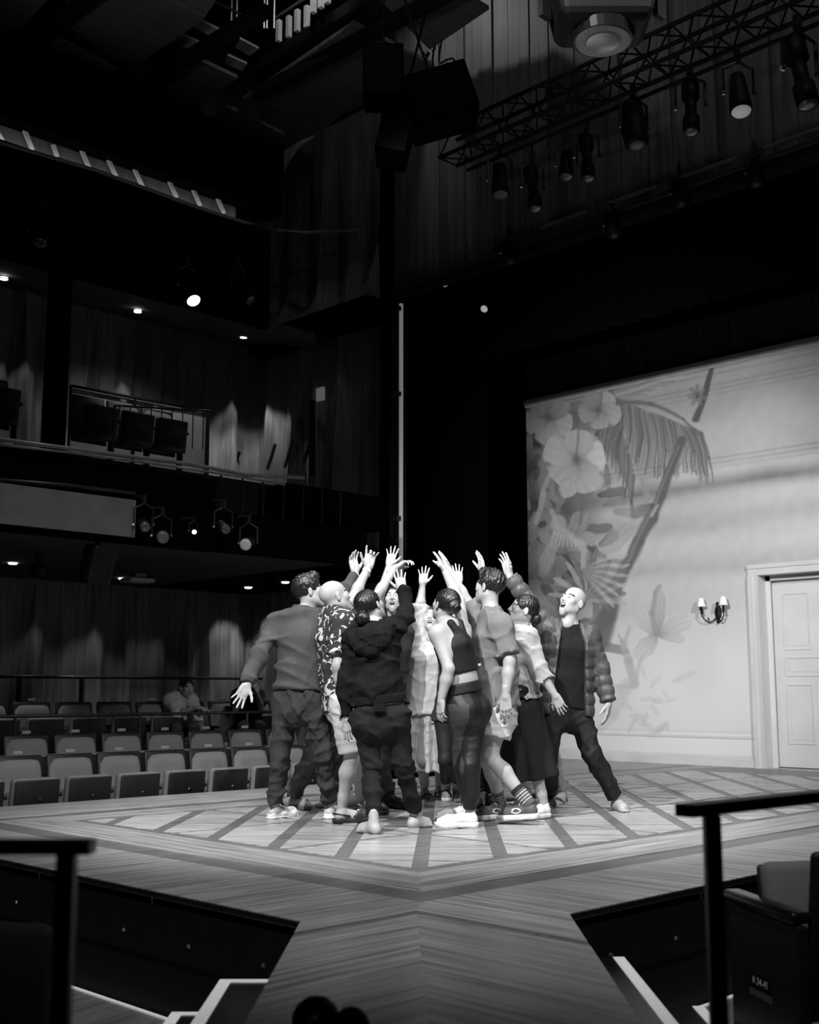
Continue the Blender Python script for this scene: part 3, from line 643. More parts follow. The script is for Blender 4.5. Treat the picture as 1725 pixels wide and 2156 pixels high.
# ================================================================ BALCONY 2
YB2 = 12.0
YS = YB2+.11; mb = MB(); mb.add([(-2, YS, 5.60), (XW, YS, 5.60), (XW, YW, 5.95), (-2, YW, 5.95), (-2, YS, 5.75), (XW, YS, 5.75), (XW, YW, 6.1), (-2, YW, 6.1)], [(0, 3, 2, 1), (4, 5, 6, 7), (0, 1, 5, 4), (1, 2, 6, 5), (2, 3, 7, 6), (3, 0, 4, 7)])
tag(mb.build('ceiling_balcony_upper', mat('upper_soffit', .045, .8)), 'dark sloping underside of the upper balcony', kind='structure')
b2 = empty('upper_balcony_front', (4, YB2, 5.6), label='black upper balcony front with a softly lit strip of slanted battens', cat='balcony'); og = np.array(b2.location)
MB().box((-6, 0, 0), (5.4, .1, 1.33)).build('fascia_board', DRAPE, b2)
MB().box((-6, .25, 1.33), (5.0, .3, 1.62)).build('lit_panel', mat_wood('batten_panel_wood', .10, 0, .3, .6, (6, 6, 1)), b2)
MB().box((-6, .0, 1.62), (5.6, .35, 2.6)).build('upper_board', DRAPE, b2)
for b, t in (((5, 297), (-10, 272)), ((68, 316), (50, 270)), ((120, 330), (112, 305)), ((188, 355), (170, 312)), ((245, 374), (226, 331)), ((300, 393), (281, 351)), ((372, 416), (352, 372)), ((422, 434), (403, 391)), ((472, 450), (453, 406))):
    MB().beam(onY(*b, YB2+.2)-og, onY(*t, YB2+.2)-og, .03, .05).build('batten', mat('pale_batten', .55, .6), b2)
cp = [onY(-60, 283, YB2-.02), onY(200, 358, YB2-.02), onY(420, 438, YB2-.02), onY(520, 470, YB2-.02)]+[onX(580, 484, XW-.6), onX(640, 490, XW-.5), onX(760, 484, XW-.12)]
tag(MB().tube(cp, .022, 6).build('curved_rail', mat('rail_pale', .2, .4)), 'thin pale rail curving round the upper balcony corner', 'rail')
LEDW = 2.2
ld = area('upper_balcony_cove_light', (6.4, YB2+.10, 6.96), (6.4, YB2+.28, 7.25), 3.2, 5.4, .03)
# ================================================================ DOWNLIGHTS
EMD = mat_emit('downlight_glow', 6)
def downlight(px, py, z, lab, watts, aim, cone):
    p = onZ(px, py, z); r = empty('downlight', (p[0], p[1], z), label=lab, cat='ceiling light', group='recessed downlights')
    MB().tube([(0, 0, .012), (0, 0, -.004)], [.05, .05], 12).build('lamp_disc', EMD, r)
    mb = MB(); n = 14
    for k_ in range(n):
        a, b = 2*math.pi*k_/n, 2*math.pi*(k_+1)/n
        mb.add([(.05*math.cos(a), .05*math.sin(a), -.008), (.05*math.cos(b), .05*math.sin(b), -.008), (.068*math.cos(b), .068*math.sin(b), -.002), (.068*math.cos(a), .068*math.sin(a), -.002)], [(0, 1, 2, 3)])
    mb.build('trim_ring', STEEL, r)
    if watts: spot('downlight_lamp', (p[0], p[1], z-.03), (p[0]+aim[0], p[1]+aim[1], z-2), watts, cone, .5, .04)
for (px, py, lab, w) in ((8, 587, 'glowing downlight at the left edge of the upper balcony soffit', 45), (290, 656, 'glowing downlight in the middle of the upper balcony soffit', 110), (513, 710, 'glowing downlight near the corner of the upper balcony soffit', 120)):
    zz = 5.85 if px < 400 else 5.9; downlight(px, py, zz-.12, lab, w, (0, .55), 46)
for (px, py, lab, w) in ((27, 1187, 'glowing downlight above the left of the third seat row', 34), (258, 1219, 'glowing downlight beside the small white projector', 22), (601, 1227, 'glowing downlight just left of the dark haired man', 28), (523, 1238, 'small glowing downlight under the balcony far corner', 26)):
    downlight(px, py, 2.27, lab, w, (0, .25), 62)
for i_, (px, py, on) in enumerate(((20, 800, 'Y'), (245, 800, 'Y'), (475, 860, 'Y'), (590, 860, 'X'))):
    q = onY(px, py, YW) if on == 'Y' else onX(px, py, XW); q = q+(np.array([0, -.5, 0]) if on == 'Y' else np.array([-.5, 0, 0]))
    spot('wall_washer', (q[0], q[1], 5.6), (q[0]+(0 if on == 'Y' else .12), q[1]+(.12 if on == 'Y' else 0), 3.4), (14, 30, 34, 60)[i_], 62, .35, .03)
for i_, (px, py, on) in enumerate(((180, 1380, 'Y'), (60, 1380, 'Y'), (300, 1380, 'Y'), (490, 1330, 'Y'), (545, 1330, 'X'))):
    q = onY(px, py, YW) if on == 'Y' else onX(px, py, XW); q = q+(np.array([0, -.45, 0]) if on == 'Y' else np.array([-.45, 0, 0]))
    spot('wall_washer', (q[0], q[1], 2.24), (q[0], q[1], 0), (16, 9, 9, 30, 26)[i_], 70, .6, .03)
tag(MB().box((onY(148, 840, 12.75)[0], 12.72, 3.42), (onY(436, 880, 12.75)[0], 12.78, onY(285, 838, 12.75)[2])).build('seat_back_panel', mat('pale_board_dim', .42, .8)), 'pale low panel behind the lower balcony seats', 'panel')
spot('balcony_panel_fill', (7.9, 11.9, 5.4), (8.0, 12.75, 4.2), 30, 100, .6, .05)  # added unseen lamp that brightens the pale panel behind the seats
pj = onZ(290, 1222, 2.2); pr = empty('projector', tuple(pj), label='small pale projector under the lower balcony soffit', cat='projector')
vv, ff = rbox(.34, .24, .05, .015); obj('body', bend_place(vv, None, (0, 0, -.0)), ff, mat('pale_plastic', .5, .5), pr); MB().box((-.06, -.05, .02), (.08, .05, .08)).build('bracket', mat('bracket_grey', .25, .5), pr)
# ================================================================ STAGE LAMPS
def lamp(loc, dirv, s, lab, grp, lens=LENS, kind='par', up=None, ln=.30, hang=None):
    loc = np.asarray(loc, float); root = empty('stage_lamp', tuple(loc), label=lab, cat='stage light', group=grp)
    d = unit(dirv); R_ = .085*s; l = ln*s
    if kind == 'par': prof = [(-l*.5, R_*.35), (-l*.45, R_*.7), (-l*.2, R_*.8), (0, R_*.85), (l*.3, R_), (l*.5, R_)]
    elif kind == 'profile': prof = [(-l*.7, R_*.5), (-l*.66, R_*.85), (-l*.25, R_*.85), (-l*.2, R_*.55), (l*.3, R_*.55), (l*.32, R_*.8), (l*.7, R_*.8)]
    else: prof = [(-l*.6, R_*.6), (-l*.55, R_*1.1), (0, R_*1.25), (l*.45, R_*1.1), (l*.5, R_*.9)]
    body = MB().tube([d*a for a, _ in prof], [b for _, b in prof], 14).build('body', BLACK, root, True)
    e = prof[-1]; MB().tube([d*(e[0]-.001), d*(e[0]+.01*s), d*(e[0]+.016*s)], [e[1]*.9, e[1]*.82, e[1]*.4], 14).build('lens', lens, body, True)
    sd = np.cross(d, (0, 0, 1)); sd = unit(sd) if np.linalg.norm(sd) > .05 else np.array([1., 0, 0])
    top = np.array([0, 0, .26*s]); w = R_*1.35
    MB().tube([sd*w, sd*w+top*.75, top, -sd*w+top*.75, -sd*w], .012*s, 6).build('yoke', STEEL, root)
    MB().box((-.02*s, -.02*s, .25*s), (.02*s, .02*s, .36*s)).build('clamp', STEEL, root)
    if hang is not None: MB().tube([(0, 0, .33*s), (hang[0]*.5, hang[1]*.5, .36*s), (hang[0], hang[1], .36*s+hang[2])], .014, 6).build('hanger_arm', STEEL, root)
    for q in (-1, 1): MB().tube([sd*q*w*.95, sd*q*w*1.15], .018*s, 8).build('knob', CHROME if q > 0 else STEEL, root)
    return root
GLOW = mat_emit('lamp_glow', 5); DIM = mat('lens_dim', .14, .3)
lit = onY(395, 624, 11.7); lamp(lit+np.array([-.0, .02, .12]), vdir(.42, -.8, -.45), 1.05, 'single glowing stage lamp hanging below the upper balcony', 'balcony lamps', GLOW, 'par', None, .5, (0, .34, 0))
spot('lit_stage_lamp_beam', lit+vdir(.42, -.8, -.45)*.2, (6.5, 6.5, 0), 60, 30, .5, .08)
lamp(onY(500, 600, 11.7), vdir(.55, -.7, -.3), 1.1, 'unlit stage lamp right of the glowing lamp on the upper balcony', 'balcony lamps', LENS, 'profile', None, .4, (0, .31, 0))
lamp(onY(85, 490, 11.7), vdir(.1, -.9, -.4), 1.0, 'unlit stage lamp at the left of the upper balcony front', 'balcony lamps', LENS, 'par', None, .3, (0, .31, 0))
for px, py, lab, ln_, k_ in ((340, 1128, 'stage lamp with a dim round lens right of the grey balcony panel', DIM, 'par'), (523, 1143, 'stage lamp with a pale oval lens under the balcony corner', mat('lens_pale', .5, .3, emit=.06), 'par'), (407, 1118, 'tiny stage lamp with a bright lens between two balcony lamps', GLOW, 'profile'), (302, 1105, 'dark profile lamp against the right end of the grey panel', LENS, 'profile'), (470, 1110, 'dark profile lamp below the curved balcony rail', LENS, 'profile')):
    lamp(onY(px, py, YB1-.18), vdir(.30 if px < 500 else -.1, -.25, -.9), .75 if px != 407 else .35, lab, 'lower balcony lamps', ln_, k_, None, .3, (0, .2, 0))
for px, py, lab in ((205, 1190, 'black speaker box hanging under the lower balcony'), (80, 1200, 'small black round speaker hanging under the lower balcony')):
    p = onZ(px, py, 2.0) if px > 100 else onZ(px, py, 2.1); s_ = empty('hanging_speaker', tuple(p), label=lab, cat='speaker', group='speakers under the balcony')
    vv, ff = rbox(.24, .2, .34, .03) if px > 100 else rbox(.14, .14, .14, .05, 3)
    obj('cabinet', bend_place(vv, [[1, 0, .1], [0, 1, -.2], [-.1, .2, 1]]), ff, BLACK, s_); MB().box((-.02, -.02, .08), (.02, .02, .30 if px > 100 else .2)).build('bracket', BLACK, s_)

# ================================================================ RIGGING
XT = 9.7
tr = empty('lighting_truss', tuple(onX(1340, 190, XT)), label='black box truss carrying stage lamps before the plank wall', cat='truss'); og = np.array(tr.location)
ta, tb = onX(962, 322, XT), onX(1800, -12, XT); tb[2] = ta[2]+.02
dirt = unit(tb-ta); offs = [np.array([0, 0, .16]), np.array([.0, 0, -.16]), np.array([-.30, 0, .16]), np.array([-.30, 0, -.16])]
for o_ in offs: MB().tube([ta+o_-og, tb+o_-og], .024, 8).build('chord', BLACK, tr)
nb = 20; LT = np.linalg.norm(tb-ta)
for i in range(nb):
    p, q = ta+dirt*LT*i/nb, ta+dirt*LT*(i+1)/nb
    for a, b in ((0, 1), (2, 3), (0, 2), (1, 3)):
        A, B = (a, b) if i % 2 else (b, a); MB().tube([p+offs[A]-og, q+offs[B]-og], .011, 5).build('brace', BLACK, tr)
    MB().tube([p+offs[1]-og, p+offs[3]-og], .011, 5).build('brace', BLACK, tr)
lp = MB(); lp.tube([ta+np.array([-.15, -.3, -.36])-og, tb+np.array([-.15, 0, -.36])-og], .022, 8); lp.build('hanging_pipe', BLACK, tr)
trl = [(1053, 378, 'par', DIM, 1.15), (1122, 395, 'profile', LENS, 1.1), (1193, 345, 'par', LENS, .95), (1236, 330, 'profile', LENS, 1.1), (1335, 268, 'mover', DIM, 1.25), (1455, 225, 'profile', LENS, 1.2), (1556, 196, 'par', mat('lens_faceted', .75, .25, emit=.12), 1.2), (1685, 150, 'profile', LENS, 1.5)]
for i, (px, py, k_, ln_, s_) in enumerate(trl):
    p = onX(px, py, XT-.15); lamp(p, vdir(.08*math.sin(i*2.1), -1, -.25), s_, 'black stage lamp, %s from the left under the truss' % ORD[i], 'truss lamps', ln_, k_, None, .36)
    MB().tube([p+[0, 0, .3*s_]-og, np.array([p[0], p[1], ta[2]-.34])-og], .012, 5).build('drop_tube', BLACK, tr)
hp = onX(1157, 205, XT-.15); hz = empty('chain_hoist', tuple(hp), label='small chain hoist on a cable above the truss', cat='hoist')
vv, ff = rbox(.07, .07, .16, .02); obj('motor', bend_place(vv, None, (0, 0, .05)), ff, BLACK, hz); MB().tube([(0, 0, .1), (0, 0, 2.4)], .008, 5).build('cable', BLACK, hz)
MB().tube([(0, 0, -.03), (.03, 0, -.07), (0, 0, -.12), (-.03, 0, -.09)], .01, 5).build('hook', STEEL, hz)
# small lamps just inside the opening
for i, (px, py) in enumerate(((880, 602), (932, 592), (1025, 645), (1005, 555))):
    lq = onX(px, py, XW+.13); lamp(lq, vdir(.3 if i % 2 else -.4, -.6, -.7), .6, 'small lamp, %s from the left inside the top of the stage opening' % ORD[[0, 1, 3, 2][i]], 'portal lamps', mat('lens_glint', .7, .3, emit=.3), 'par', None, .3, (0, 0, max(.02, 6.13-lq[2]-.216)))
for i, px in enumerate((1290, 1062, 1430, 1600)):
    z_ = [(1290, 455), (1072, 512), (1432, 388), (1590, 345)][i]; lamp(onX(z_[0], z_[1]+22, XW-.14), vdir(.1, -.9, -.3), .9, 'dark lamp under the pipe rail, %s from the left' % ORD[[1, 0, 2, 3][i]], 'pipe rail lamps', BLACKG, 'mover', None, .3, (0, 0, .04))
# LED tube on a boom
lt = onX(845, 640, XW-.2); bo = empty('light_boom', (lt[0], lt[1], 0), label='tall vertical grey light tube on a black boom at the stage opening', cat='light boom')
MB().tube([(0, 0, 1.2), (0, 0, lt[2])], .026, 10).build('light_tube', mat_emit('tube_painted_spill', .13), bo, True)  # unlit tube; emission stands in for stage light caught on it
MB().tube([(-.06, .10, 0), (-.06, .10, lt[2]+.1)], .035, 8).build('boom_pipe', BLACK, bo); MB().box((-.25, -.15, 0), (.15, .3, .04)).build('boom_base', BLACK, bo)
for z in (1.3, 3.0, 4.6, lt[2]-.1): MB().box((-.09, -.02, z), (.03, .13, z+.06)).build('boom_clamp', STEEL, bo)
# flown loudspeakers
def cab(pxc, D, sx, sy, sz, rz, tilt, lab):
    p = onD(*pxc, D); r = empty('flown_speaker', tuple(p), label=lab, cat='speaker', group='flown speaker cluster'); r.rotation_euler = (tilt[0], tilt[1], rz)
    vv, ff = rbox(sx, sy, sz, .02); obj('cabinet', vv, ff, DRAPE, r); MB().box((-sx*.45, -sy/2-.008, -sz*.45), (sx*.45, -sy/2, sz*.45)).build('grille', BLACK, r)
    MB().tube([(0, 0, sz/2), (0, 0, 11.2-p[2])], .012, 6).build('hanging_cable', BLACK, r)
    for q in (-1, 1): MB().box((q*sx*.3-.01, -.02, sz/2), (q*sx*.3+.01, .02, sz/2+.12)).build('rigging_bracket', STEEL, r)
cab((808, 165), 11.2, .40, .4, .55, -math.pi/4, (0, 0), 'upright black flown speaker at the left of the cluster')
cab((925, 218), 10.4, .62, .5, .48, -math.pi/4, (0, -.30), 'wide tilted black flown speaker at the right of the cluster')
cab((832, 295), 9.8, .27, .4, .40, -math.pi/4, (0, .22), 'small black flown speaker hanging lowest in the cluster')
cb = empty('speaker_cable', tuple(onD(905, 110, 10.6)), label='loose black cables looping above the flown speakers', cat='cable'); og = np.array(cb.location)
for k_ in range(3):
    pts = [onD(880+20*k_+40*t+12*math.sin(6*t+k_), 95+55*t+14*math.sin(9*t+k_*2), 10.6)-og for t in np.linspace(0, 1, 9)]; MB().tube(pts, .01, 5).build('cable_loop', BLACK, cb)
# big lamp close above
bp_ = onD(1268, 30, 5.6); bl = empty('large_stage_lamp', tuple(bp_), label='large black stage lamp close overhead showing its round lens', cat='stage light'); 
vv, ff = rbox(.56, .42, .34, .05, 3); vv = np.array(vv); vv[:, :2] *= (1-.25*np.clip(-(vv[:, 2])/.17, 0, 1))[:, None]
Rz = np.array([[S2, S2, 0], [-S2, S2, 0], [0, 0, 1]]); hs = obj('housing', bend_place(vv, Rz, (0, 0, .06)), ff, BLACK, bl, False)
dl = vdir(0, -1, -.04); ctr = dl*.10
for nm, a, b, r0, r1, m_ in (('lens_ring', .0, .05, .165, .15, BLACKG), ('lens', .03, .075, .125, .07, mat('big_lens', .35, .25, spec=.9, emit=.02)), ('inner_ring', .045, .055, .15, .135, MET)):
    MB().tube([ctr+dl*a, ctr+dl*b], [r0, r1], 28).build(nm, m_, hs, nm == 'lens')
MB().tube([(0, 0, .2), (0, 0, .9)], .03, 8).build('hanging_stem', BLACK, bl)
vv, ff = rbox(.05, .5, .05, .01); 
for q in (-1, 1): MB().beam(vdir(1, 0, 0)*q*.29+np.array([0, 0, -.02]), vdir(1, 0, 0)*q*.29+np.array([0, 0, .42]), .03, .07).build('yoke_arm', BLACK, bl)
# catwalk in the ceiling void
cw = empty('catwalk', tuple(onZ(640, 110, 9.3)), label='ceiling catwalk with bright upright slats and handrails', cat='catwalk'); og = np.array(cw.location)
a_, b_ = onZ(545, 150, 9.35), onZ(850, -40, 9.35)
MB().beam(a_-og, b_-og, .25, .16).build('walkway_beam', BLACK, cw)
PALE = mat('pale_slat', .7, .5)
for px, py, hh in ((587, 80, 18), (608, 62, 42), (626, 50, 40), (646, 38, 50), (660, 15, 30), (676, 5, 30), (690, -5, 30)):
    q = onZ(px, py+hh*.4, 9.45); MB().box((q[0]-.03-og[0], q[1]-.03-og[1], q[2]-og[2]), (q[0]+.03-og[0], q[1]+.03-og[1], q[2]+.30-og[2])).build('slat', PALE, cw)
for px in (487, 498, 556, 562, 577): 
    q = onZ(px, 60, 9.6); MB().tube([q-og, q+[0, 0, .9]-og], .012, 6).build('upright', MET, cw)
MB().tube([onZ(580, 38, 9.9)-og, onZ(640, -2, 9.9)-og], .02, 6).build('handrail', MET, cw)
MB().tube([onZ(455, 5, 9.75)-og, onZ(560, 55, 9.75)-og], .02, 6).build('handrail', STEEL, cw)
pp = onZ(640, 30, 9.6); spot('catwalk_work_light', (pp[0]-.9, pp[1]-1.2, 10.6), (pp[0], pp[1], 9.5), 60, 70, .6, .1)
# ================================================================ FOREGROUND
FLAT = mat('rail_black', .010, .45)
rl = L(0, 0, 0)
def fg_rail(name, a, b, posts, w, h, pw, lab):
    r = empty(name, (float(a[0]), float(a[1]), -.68), label=lab, cat='railing', group='foreground handrails'); og = np.array(r.location)
    MB().beam(np.array(a)-og, np.array(b)-og, w, h).build('handrail', FLAT, r)
    for q in posts: MB().beam(np.array((q[0], q[1], -.68))-og, np.array((q[0], q[1], a[2]-h*.4))-og, pw, pw*.8, up=(1, 1, 0)).build('post', FLAT, r)
D1 = 2.0; pa = onD(196, 1783, D1); pb = onD(-140, 1772, D1); pm = onD(142, 1783, D1)
fg_rail('foreground_railing', pa, pb+(0, 0, pa[2]-pb[2]), [pm], .045, .022, .030, 'blurred black handrail at the lower left edge')
D2 = 2.75; pa = onD(1441, 1707, D2); pe = onZ(1780, 1670, pa[2]); pm = onD(1488, 1707, D2)+np.array([.02, 0, 0])
fg_rail('foreground_railing', pa, pe, [pm], .05, .028, .036, 'black handrail in front of the seats at lower right')
# right seat with end panel
def fg_seat(loc, rz, lab, panel):
    o = put_seat(loc[0], loc[1], loc[2], rz, lab, 'foreground seats')
    for c_ in o.children:
        if c_.name.startswith('seat_pan'): c_.location = (0, -.06, .08)
    if panel:
        v, f = rbox(.045, .50, .62, .008); o2 = obj('end_panel', bend_place(v, None, (.265, .02, .31)), f, SHELL, o)
        v, f = rbox(.075, .52, .04, .012, 2); obj('end_armrest', bend_place(v, None, (.265, .01, .645)), f, BLACKG, o, True)
        MB().box((.2875, -.08, .352), (.2895, .08, .405)).build('row_sign', BLACKG, o2); MB().box((.2875, -.08, .325), (.2895, .08, .349)).build('sign_strip', mat('sign_grey', .10, .5), o2)
        c = bpy.data.curves.new('row_text', 'FONT'); c.body = 'A 34-41'; c.size = .036; c.align_x = 'CENTER'; c.align_y = 'CENTER'; c.extrude = .0003
        t = bpy.data.objects.new('row_text', c); COL.objects.link(t); dg = bpy.context.evaluated_depsgraph_get(); me = bpy.data.meshes.new_from_object(t.evaluated_get(dg)); bpy.data.objects.remove(t)
        tm = bpy.data.objects.new('row_number', me); me.materials.append(mat('sign_white', .8, .5)); COL.objects.link(tm); tm.parent = o2
        tm.rotation_euler = (math.pi/2, 0, math.pi/2); tm.location = (.2900, .0, .379)
    return o
sa = onZ(1543, 1880, .13); sb_ = onZ(1685, 1930, .13); fdir = unit((sa-sb_)[:2]); rz = math.atan2(fdir[1], fdir[0])+math.pi/2
Rz = np.array([[math.cos(rz), -math.sin(rz)], [math.sin(rz), math.cos(rz)]])
mid = (sa[:2]+sb_[:2])/2-Rz@np.array([.265, .01])
fg_seat((mid[0], mid[1], -.52), rz, 'dark end seat marked A 34-41 at the lower right', True)
q = mid+Rz@np.array([-.54, 0]); fg_seat((q[0], q[1], -.52), rz, 'dark seat cut off by the right edge, behind the end seat', False)
sl = L(-1.19, 3.3, 0); fd = vdir(.18, 0, .98); rz2 = math.atan2(fd[1], fd[0])+math.pi/2
fg_seat((sl[0], sl[1], -.52), rz2, 'grey seat edge peeping in at the lower left', False)
# lamp on the walkway
kp = onZ(665, 2235, 0.); kl = empty('floor_lamp', (kp[0], kp[1], 0), label='small black floor lamp at the bottom edge of the walkway', cat='stage light')
def dome(c, r, name, m, sq=1.):
    vv = []; ff = []; n = 14
    for i in range(8):
        t = math.pi*i/7
        for k_ in range(n): a = 2*math.pi*k_/n; vv.append((c[0]+r*math.sin(t)*math.cos(a), c[1]+r*math.sin(t)*math.sin(a), c[2]+r*sq*math.cos(t)))
    for i in range(7):
        for k_ in range(n): ff.append((i*n+k_, i*n+(k_+1) % n, (i+1)*n+(k_+1) % n, (i+1)*n+k_))
    return obj(name, vv, ff, m, kl, True)
rr_ = vdir(1, 0, 0); dome((0, 0, .09), .062, 'dome_housing', BLACK, 1.0); dome(rr_*.085+(0, 0, .065), .052, 'battery_housing', BLACK, 1.2); dome(-rr_*.085+(0, 0, .05), .03, 'knob', BLACK); dome(rr_*.14+(0, 0, .04), .025, 'knob', BLACK)
ff_ = vdir(0, .25, -1); MB().tube([np.array((0, 0, .085))+ff_*.05, np.array((0, 0, .085))+ff_*.066], [.026, .02], 14).build('lens', CHROME, kl, True)
MB().tube([(0, 0, 0), (0, 0, .03)], [.07, .06], 14).build('base', BLACK, kl)

# ================================================================ PEOPLE: smooth-union distance fields -> continuous meshes
class Fld:
    def __init__(s, lo, hi, h):
        s.h = h; s.lo = np.asarray(lo, float); n = np.ceil((np.asarray(hi)-s.lo)/h).astype(int)+1
        s.ax = [(s.lo[i]+h*np.arange(n[i])).astype(np.float32) for i in range(3)]; s.v = np.full(n, 10., np.float32)
    def box(s, lo, hi, m):
        out = []
        for i in range(3):
            a = int(max(0, math.floor((lo[i]-m-s.lo[i])/s.h))); b = int(min(len(s.ax[i]), math.ceil((hi[i]+m-s.lo[i])/s.h)+1)); out.append(slice(a, max(a, b)))
        return tuple(out)
    def put(s, prim, k=.02, op='u'):
        fn, lo, hi = prim; sl = s.box(lo, hi, k+4*s.h)
        X = s.ax[0][sl[0]][:, None, None]; Y = s.ax[1][sl[1]][None, :, None]; Z = s.ax[2][sl[2]][None, None, :]
        a = s.v[sl]
        if a.size == 0: return s
        d = fn(X, Y, Z)
        if op == 'u':
            h = np.clip(.5+.5*(a-d)/k, 0, 1); s.v[sl] = a*(1-h)+d*h-k*h*(1-h)
        else:                                                        # subtract
            d = -d; h = np.clip(.5-.5*(a-d)/k, 0, 1); s.v[sl] = a*(1-h)+d*h+k*h*(1-h)
        return s
    def wrinkle(s, amp, seed, wl=(.05, .14), horiz=.7, n=6, sharp=True, cov=.35):
        idx = np.argwhere(np.abs(s.v) < .05)
        if len(idx) == 0: return s
        P = np.stack([s.ax[i][idx[:, i]] for i in range(3)], 1); r = np.random.RandomState(seed); t = np.zeros(len(P))
        for _ in range(n):
            d = r.randn(3); d[2] *= 1+2*horiz; d /= np.linalg.norm(d); kk = 2*math.pi/r.uniform(*wl); q = r.randn(3)*6
            ph = kk*(P@d)+2.2*np.sin(P@q+r.uniform(0, 6)); w = np.clip(cov+1.1*np.sin(P@(r.randn(3)*7)+r.uniform(0, 6)), 0, 1)
            t -= w*((1-np.abs(np.sin(ph/2)))**2.2*2.6-.5 if sharp else np.sin(ph))
        t = np.minimum(t, .45*math.sqrt(n)*.8); s.v[tuple(idx.T)] += (amp*t/math.sqrt(n)).astype(np.float32); return s
    def net(s):
        v = s.v; ins = v < 0; n = np.array(v.shape)
        c = np.zeros(tuple(n-1), np.int8)
        offs = [(i, j, k) for i in (0, 1) for j in (0, 1) for k in (0, 1)]
        for i, j, k in offs: c += ins[i:n[0]-1+i, j:n[1]-1+j, k:n[2]-1+k]
        idx = np.argwhere((c > 0) & (c < 8))
        if len(idx) == 0: return np.zeros((0, 3)), np.zeros((0, 4), int)
        cv = np.stack([v[idx[:, 0]+i, idx[:, 1]+j, idx[:, 2]+k] for i, j, k in offs], 1).astype(np.float64)
        acc = np.zeros((len(idx), 3)); cnt = np.zeros(len(idx)); O = np.array(offs, float)
        for a in range(8):
            for b in range(a+1, 8):
                if np.abs(O[a]-O[b]).sum() != 1: continue
                va, vb = cv[:, a], cv[:, b]; m = (va < 0) != (vb < 0); t = np.where(m, va/np.where(m, va-vb, 1), 0)
                acc += m[:, None]*(O[a]+t[:, None]*(O[b]-O[a])); cnt += m
        V = s.lo+(idx+acc/cnt[:, None])*s.h
        vid = np.full(tuple(n-1), -1, np.int32); vid[tuple(idx.T)] = np.arange(len(idx)); Q = []
        for ax in range(3):
            o1, o2 = (ax+1) % 3, (ax+2) % 3; sl0 = [slice(None)]*3; sl1 = [slice(None)]*3; sl0[ax] = slice(0, -1); sl1[ax] = slice(1, None)
            A, B = ins[tuple(sl0)], ins[tuple(sl1)]
            for cond, rev in ((A & ~B, False), (~A & B, True)):
                e = np.argwhere(cond); e = e[(e[:, o1] > 0) & (e[:, o2] > 0) & (e[:, o1] < n[o1]-1) & (e[:, o2] < n[o2]-1)]
                if len(e) == 0: continue
                def g(a, b): q = e.copy(); q[:, o1] -= a; q[:, o2] -= b; return vid[tuple(q.T)]
                q = np.stack([g(1, 1), g(0, 1), g(0, 0), g(1, 0)], 1); Q.append(q[:, ::-1] if rev else q)
        Fq = np.concatenate(Q); Fq = Fq[(Fq >= 0).all(1)]
        return V, Fq
def cap(a, b, ra, rb=None, flat=0, quilt=None):
    """tapered capsule a->b; flat&1 cuts flat at a, flat&2 at b"""
    a, b = np.asarray(a, float), np.asarray(b, float); rb = ra if rb is None else rb; d = b-a; LL = max(1e-9, d@d); ln = math.sqrt(LL); R = max(ra, rb)
    def fn(X, Y, Z):
        px, py, pz = X-a[0], Y-a[1], Z-a[2]; tt = (px*d[0]+py*d[1]+pz*d[2])/LL; t = np.clip(tt, 0, 1)
        r = ra+(rb-ra)*t
        if quilt: r = r+quilt[0]*(np.abs(np.sin(math.pi*tt*ln/quilt[1]))**.6-.5)
        q = np.sqrt((px-t*d[0])**2+(py-t*d[1])**2+(pz-t*d[2])**2)-r
        if flat & 1: q = np.maximum(q, -tt*ln)
        if flat & 2: q = np.maximum(q, (tt-1)*ln)
        return q.astype(np.float32)
    return fn, np.minimum(a, b)-R-.02, np.maximum(a, b)+R+.02
def ecap(a, b, sd, ra, rb, flat=0, quilt=None, folds=None):
    """elliptic tapered capsule; sd side axis, radii (side, front) at both ends; folds=(n, amp_a, amp_b) angular pleats"""
    a, b = np.asarray(a, float), np.asarray(b, float); d = b-a; ln = np.linalg.norm(d); d = d/ln; sd = unit(np.asarray(sd, float)-d*np.dot(sd, d)); fr = np.cross(d, sd); R = max(ra+rb)
    def fn(X, Y, Z):
        px, py, pz = X-a[0], Y-a[1], Z-a[2]; h = px*d[0]+py*d[1]+pz*d[2]; t = np.clip(h/ln, 0, 1); e = h-t*ln
        u = px*sd[0]+py*sd[1]+pz*sd[2]; w = px*fr[0]+py*fr[1]+pz*fr[2]
        ru = ra[0]+(rb[0]-ra[0])*t; rv = ra[1]+(rb[1]-ra[1])*t
        if quilt: q_ = quilt[0]*(np.abs(np.sin(math.pi*h/quilt[1]))**.6-.5); ru = ru+q_; rv = rv+q_
        if folds:
            an = np.arctan2(w, u); am = folds[1]+(folds[2]-folds[1])*t; f_ = am*(np.sin(folds[0]*an+1.3*np.sin(an*2+folds[0]))+.5*np.sin(folds[0]*1.7*an+2)); ru = ru+f_; rv = rv+f_
        m = np.minimum(ru, rv); k0 = np.sqrt((u/ru)**2+(w/rv)**2+(e/m)**2); k1 = np.sqrt((u/ru**2)**2+(w/rv**2)**2+(e/m**2)**2)+1e-6
        q = k0*(k0-1)/k1
        if flat & 1: q = np.maximum(q, -h)
        if flat & 2: q = np.maximum(q, h-ln)
        return q.astype(np.float32)
    return fn, np.minimum(a, b)-R-.02, np.maximum(a, b)+R+.02
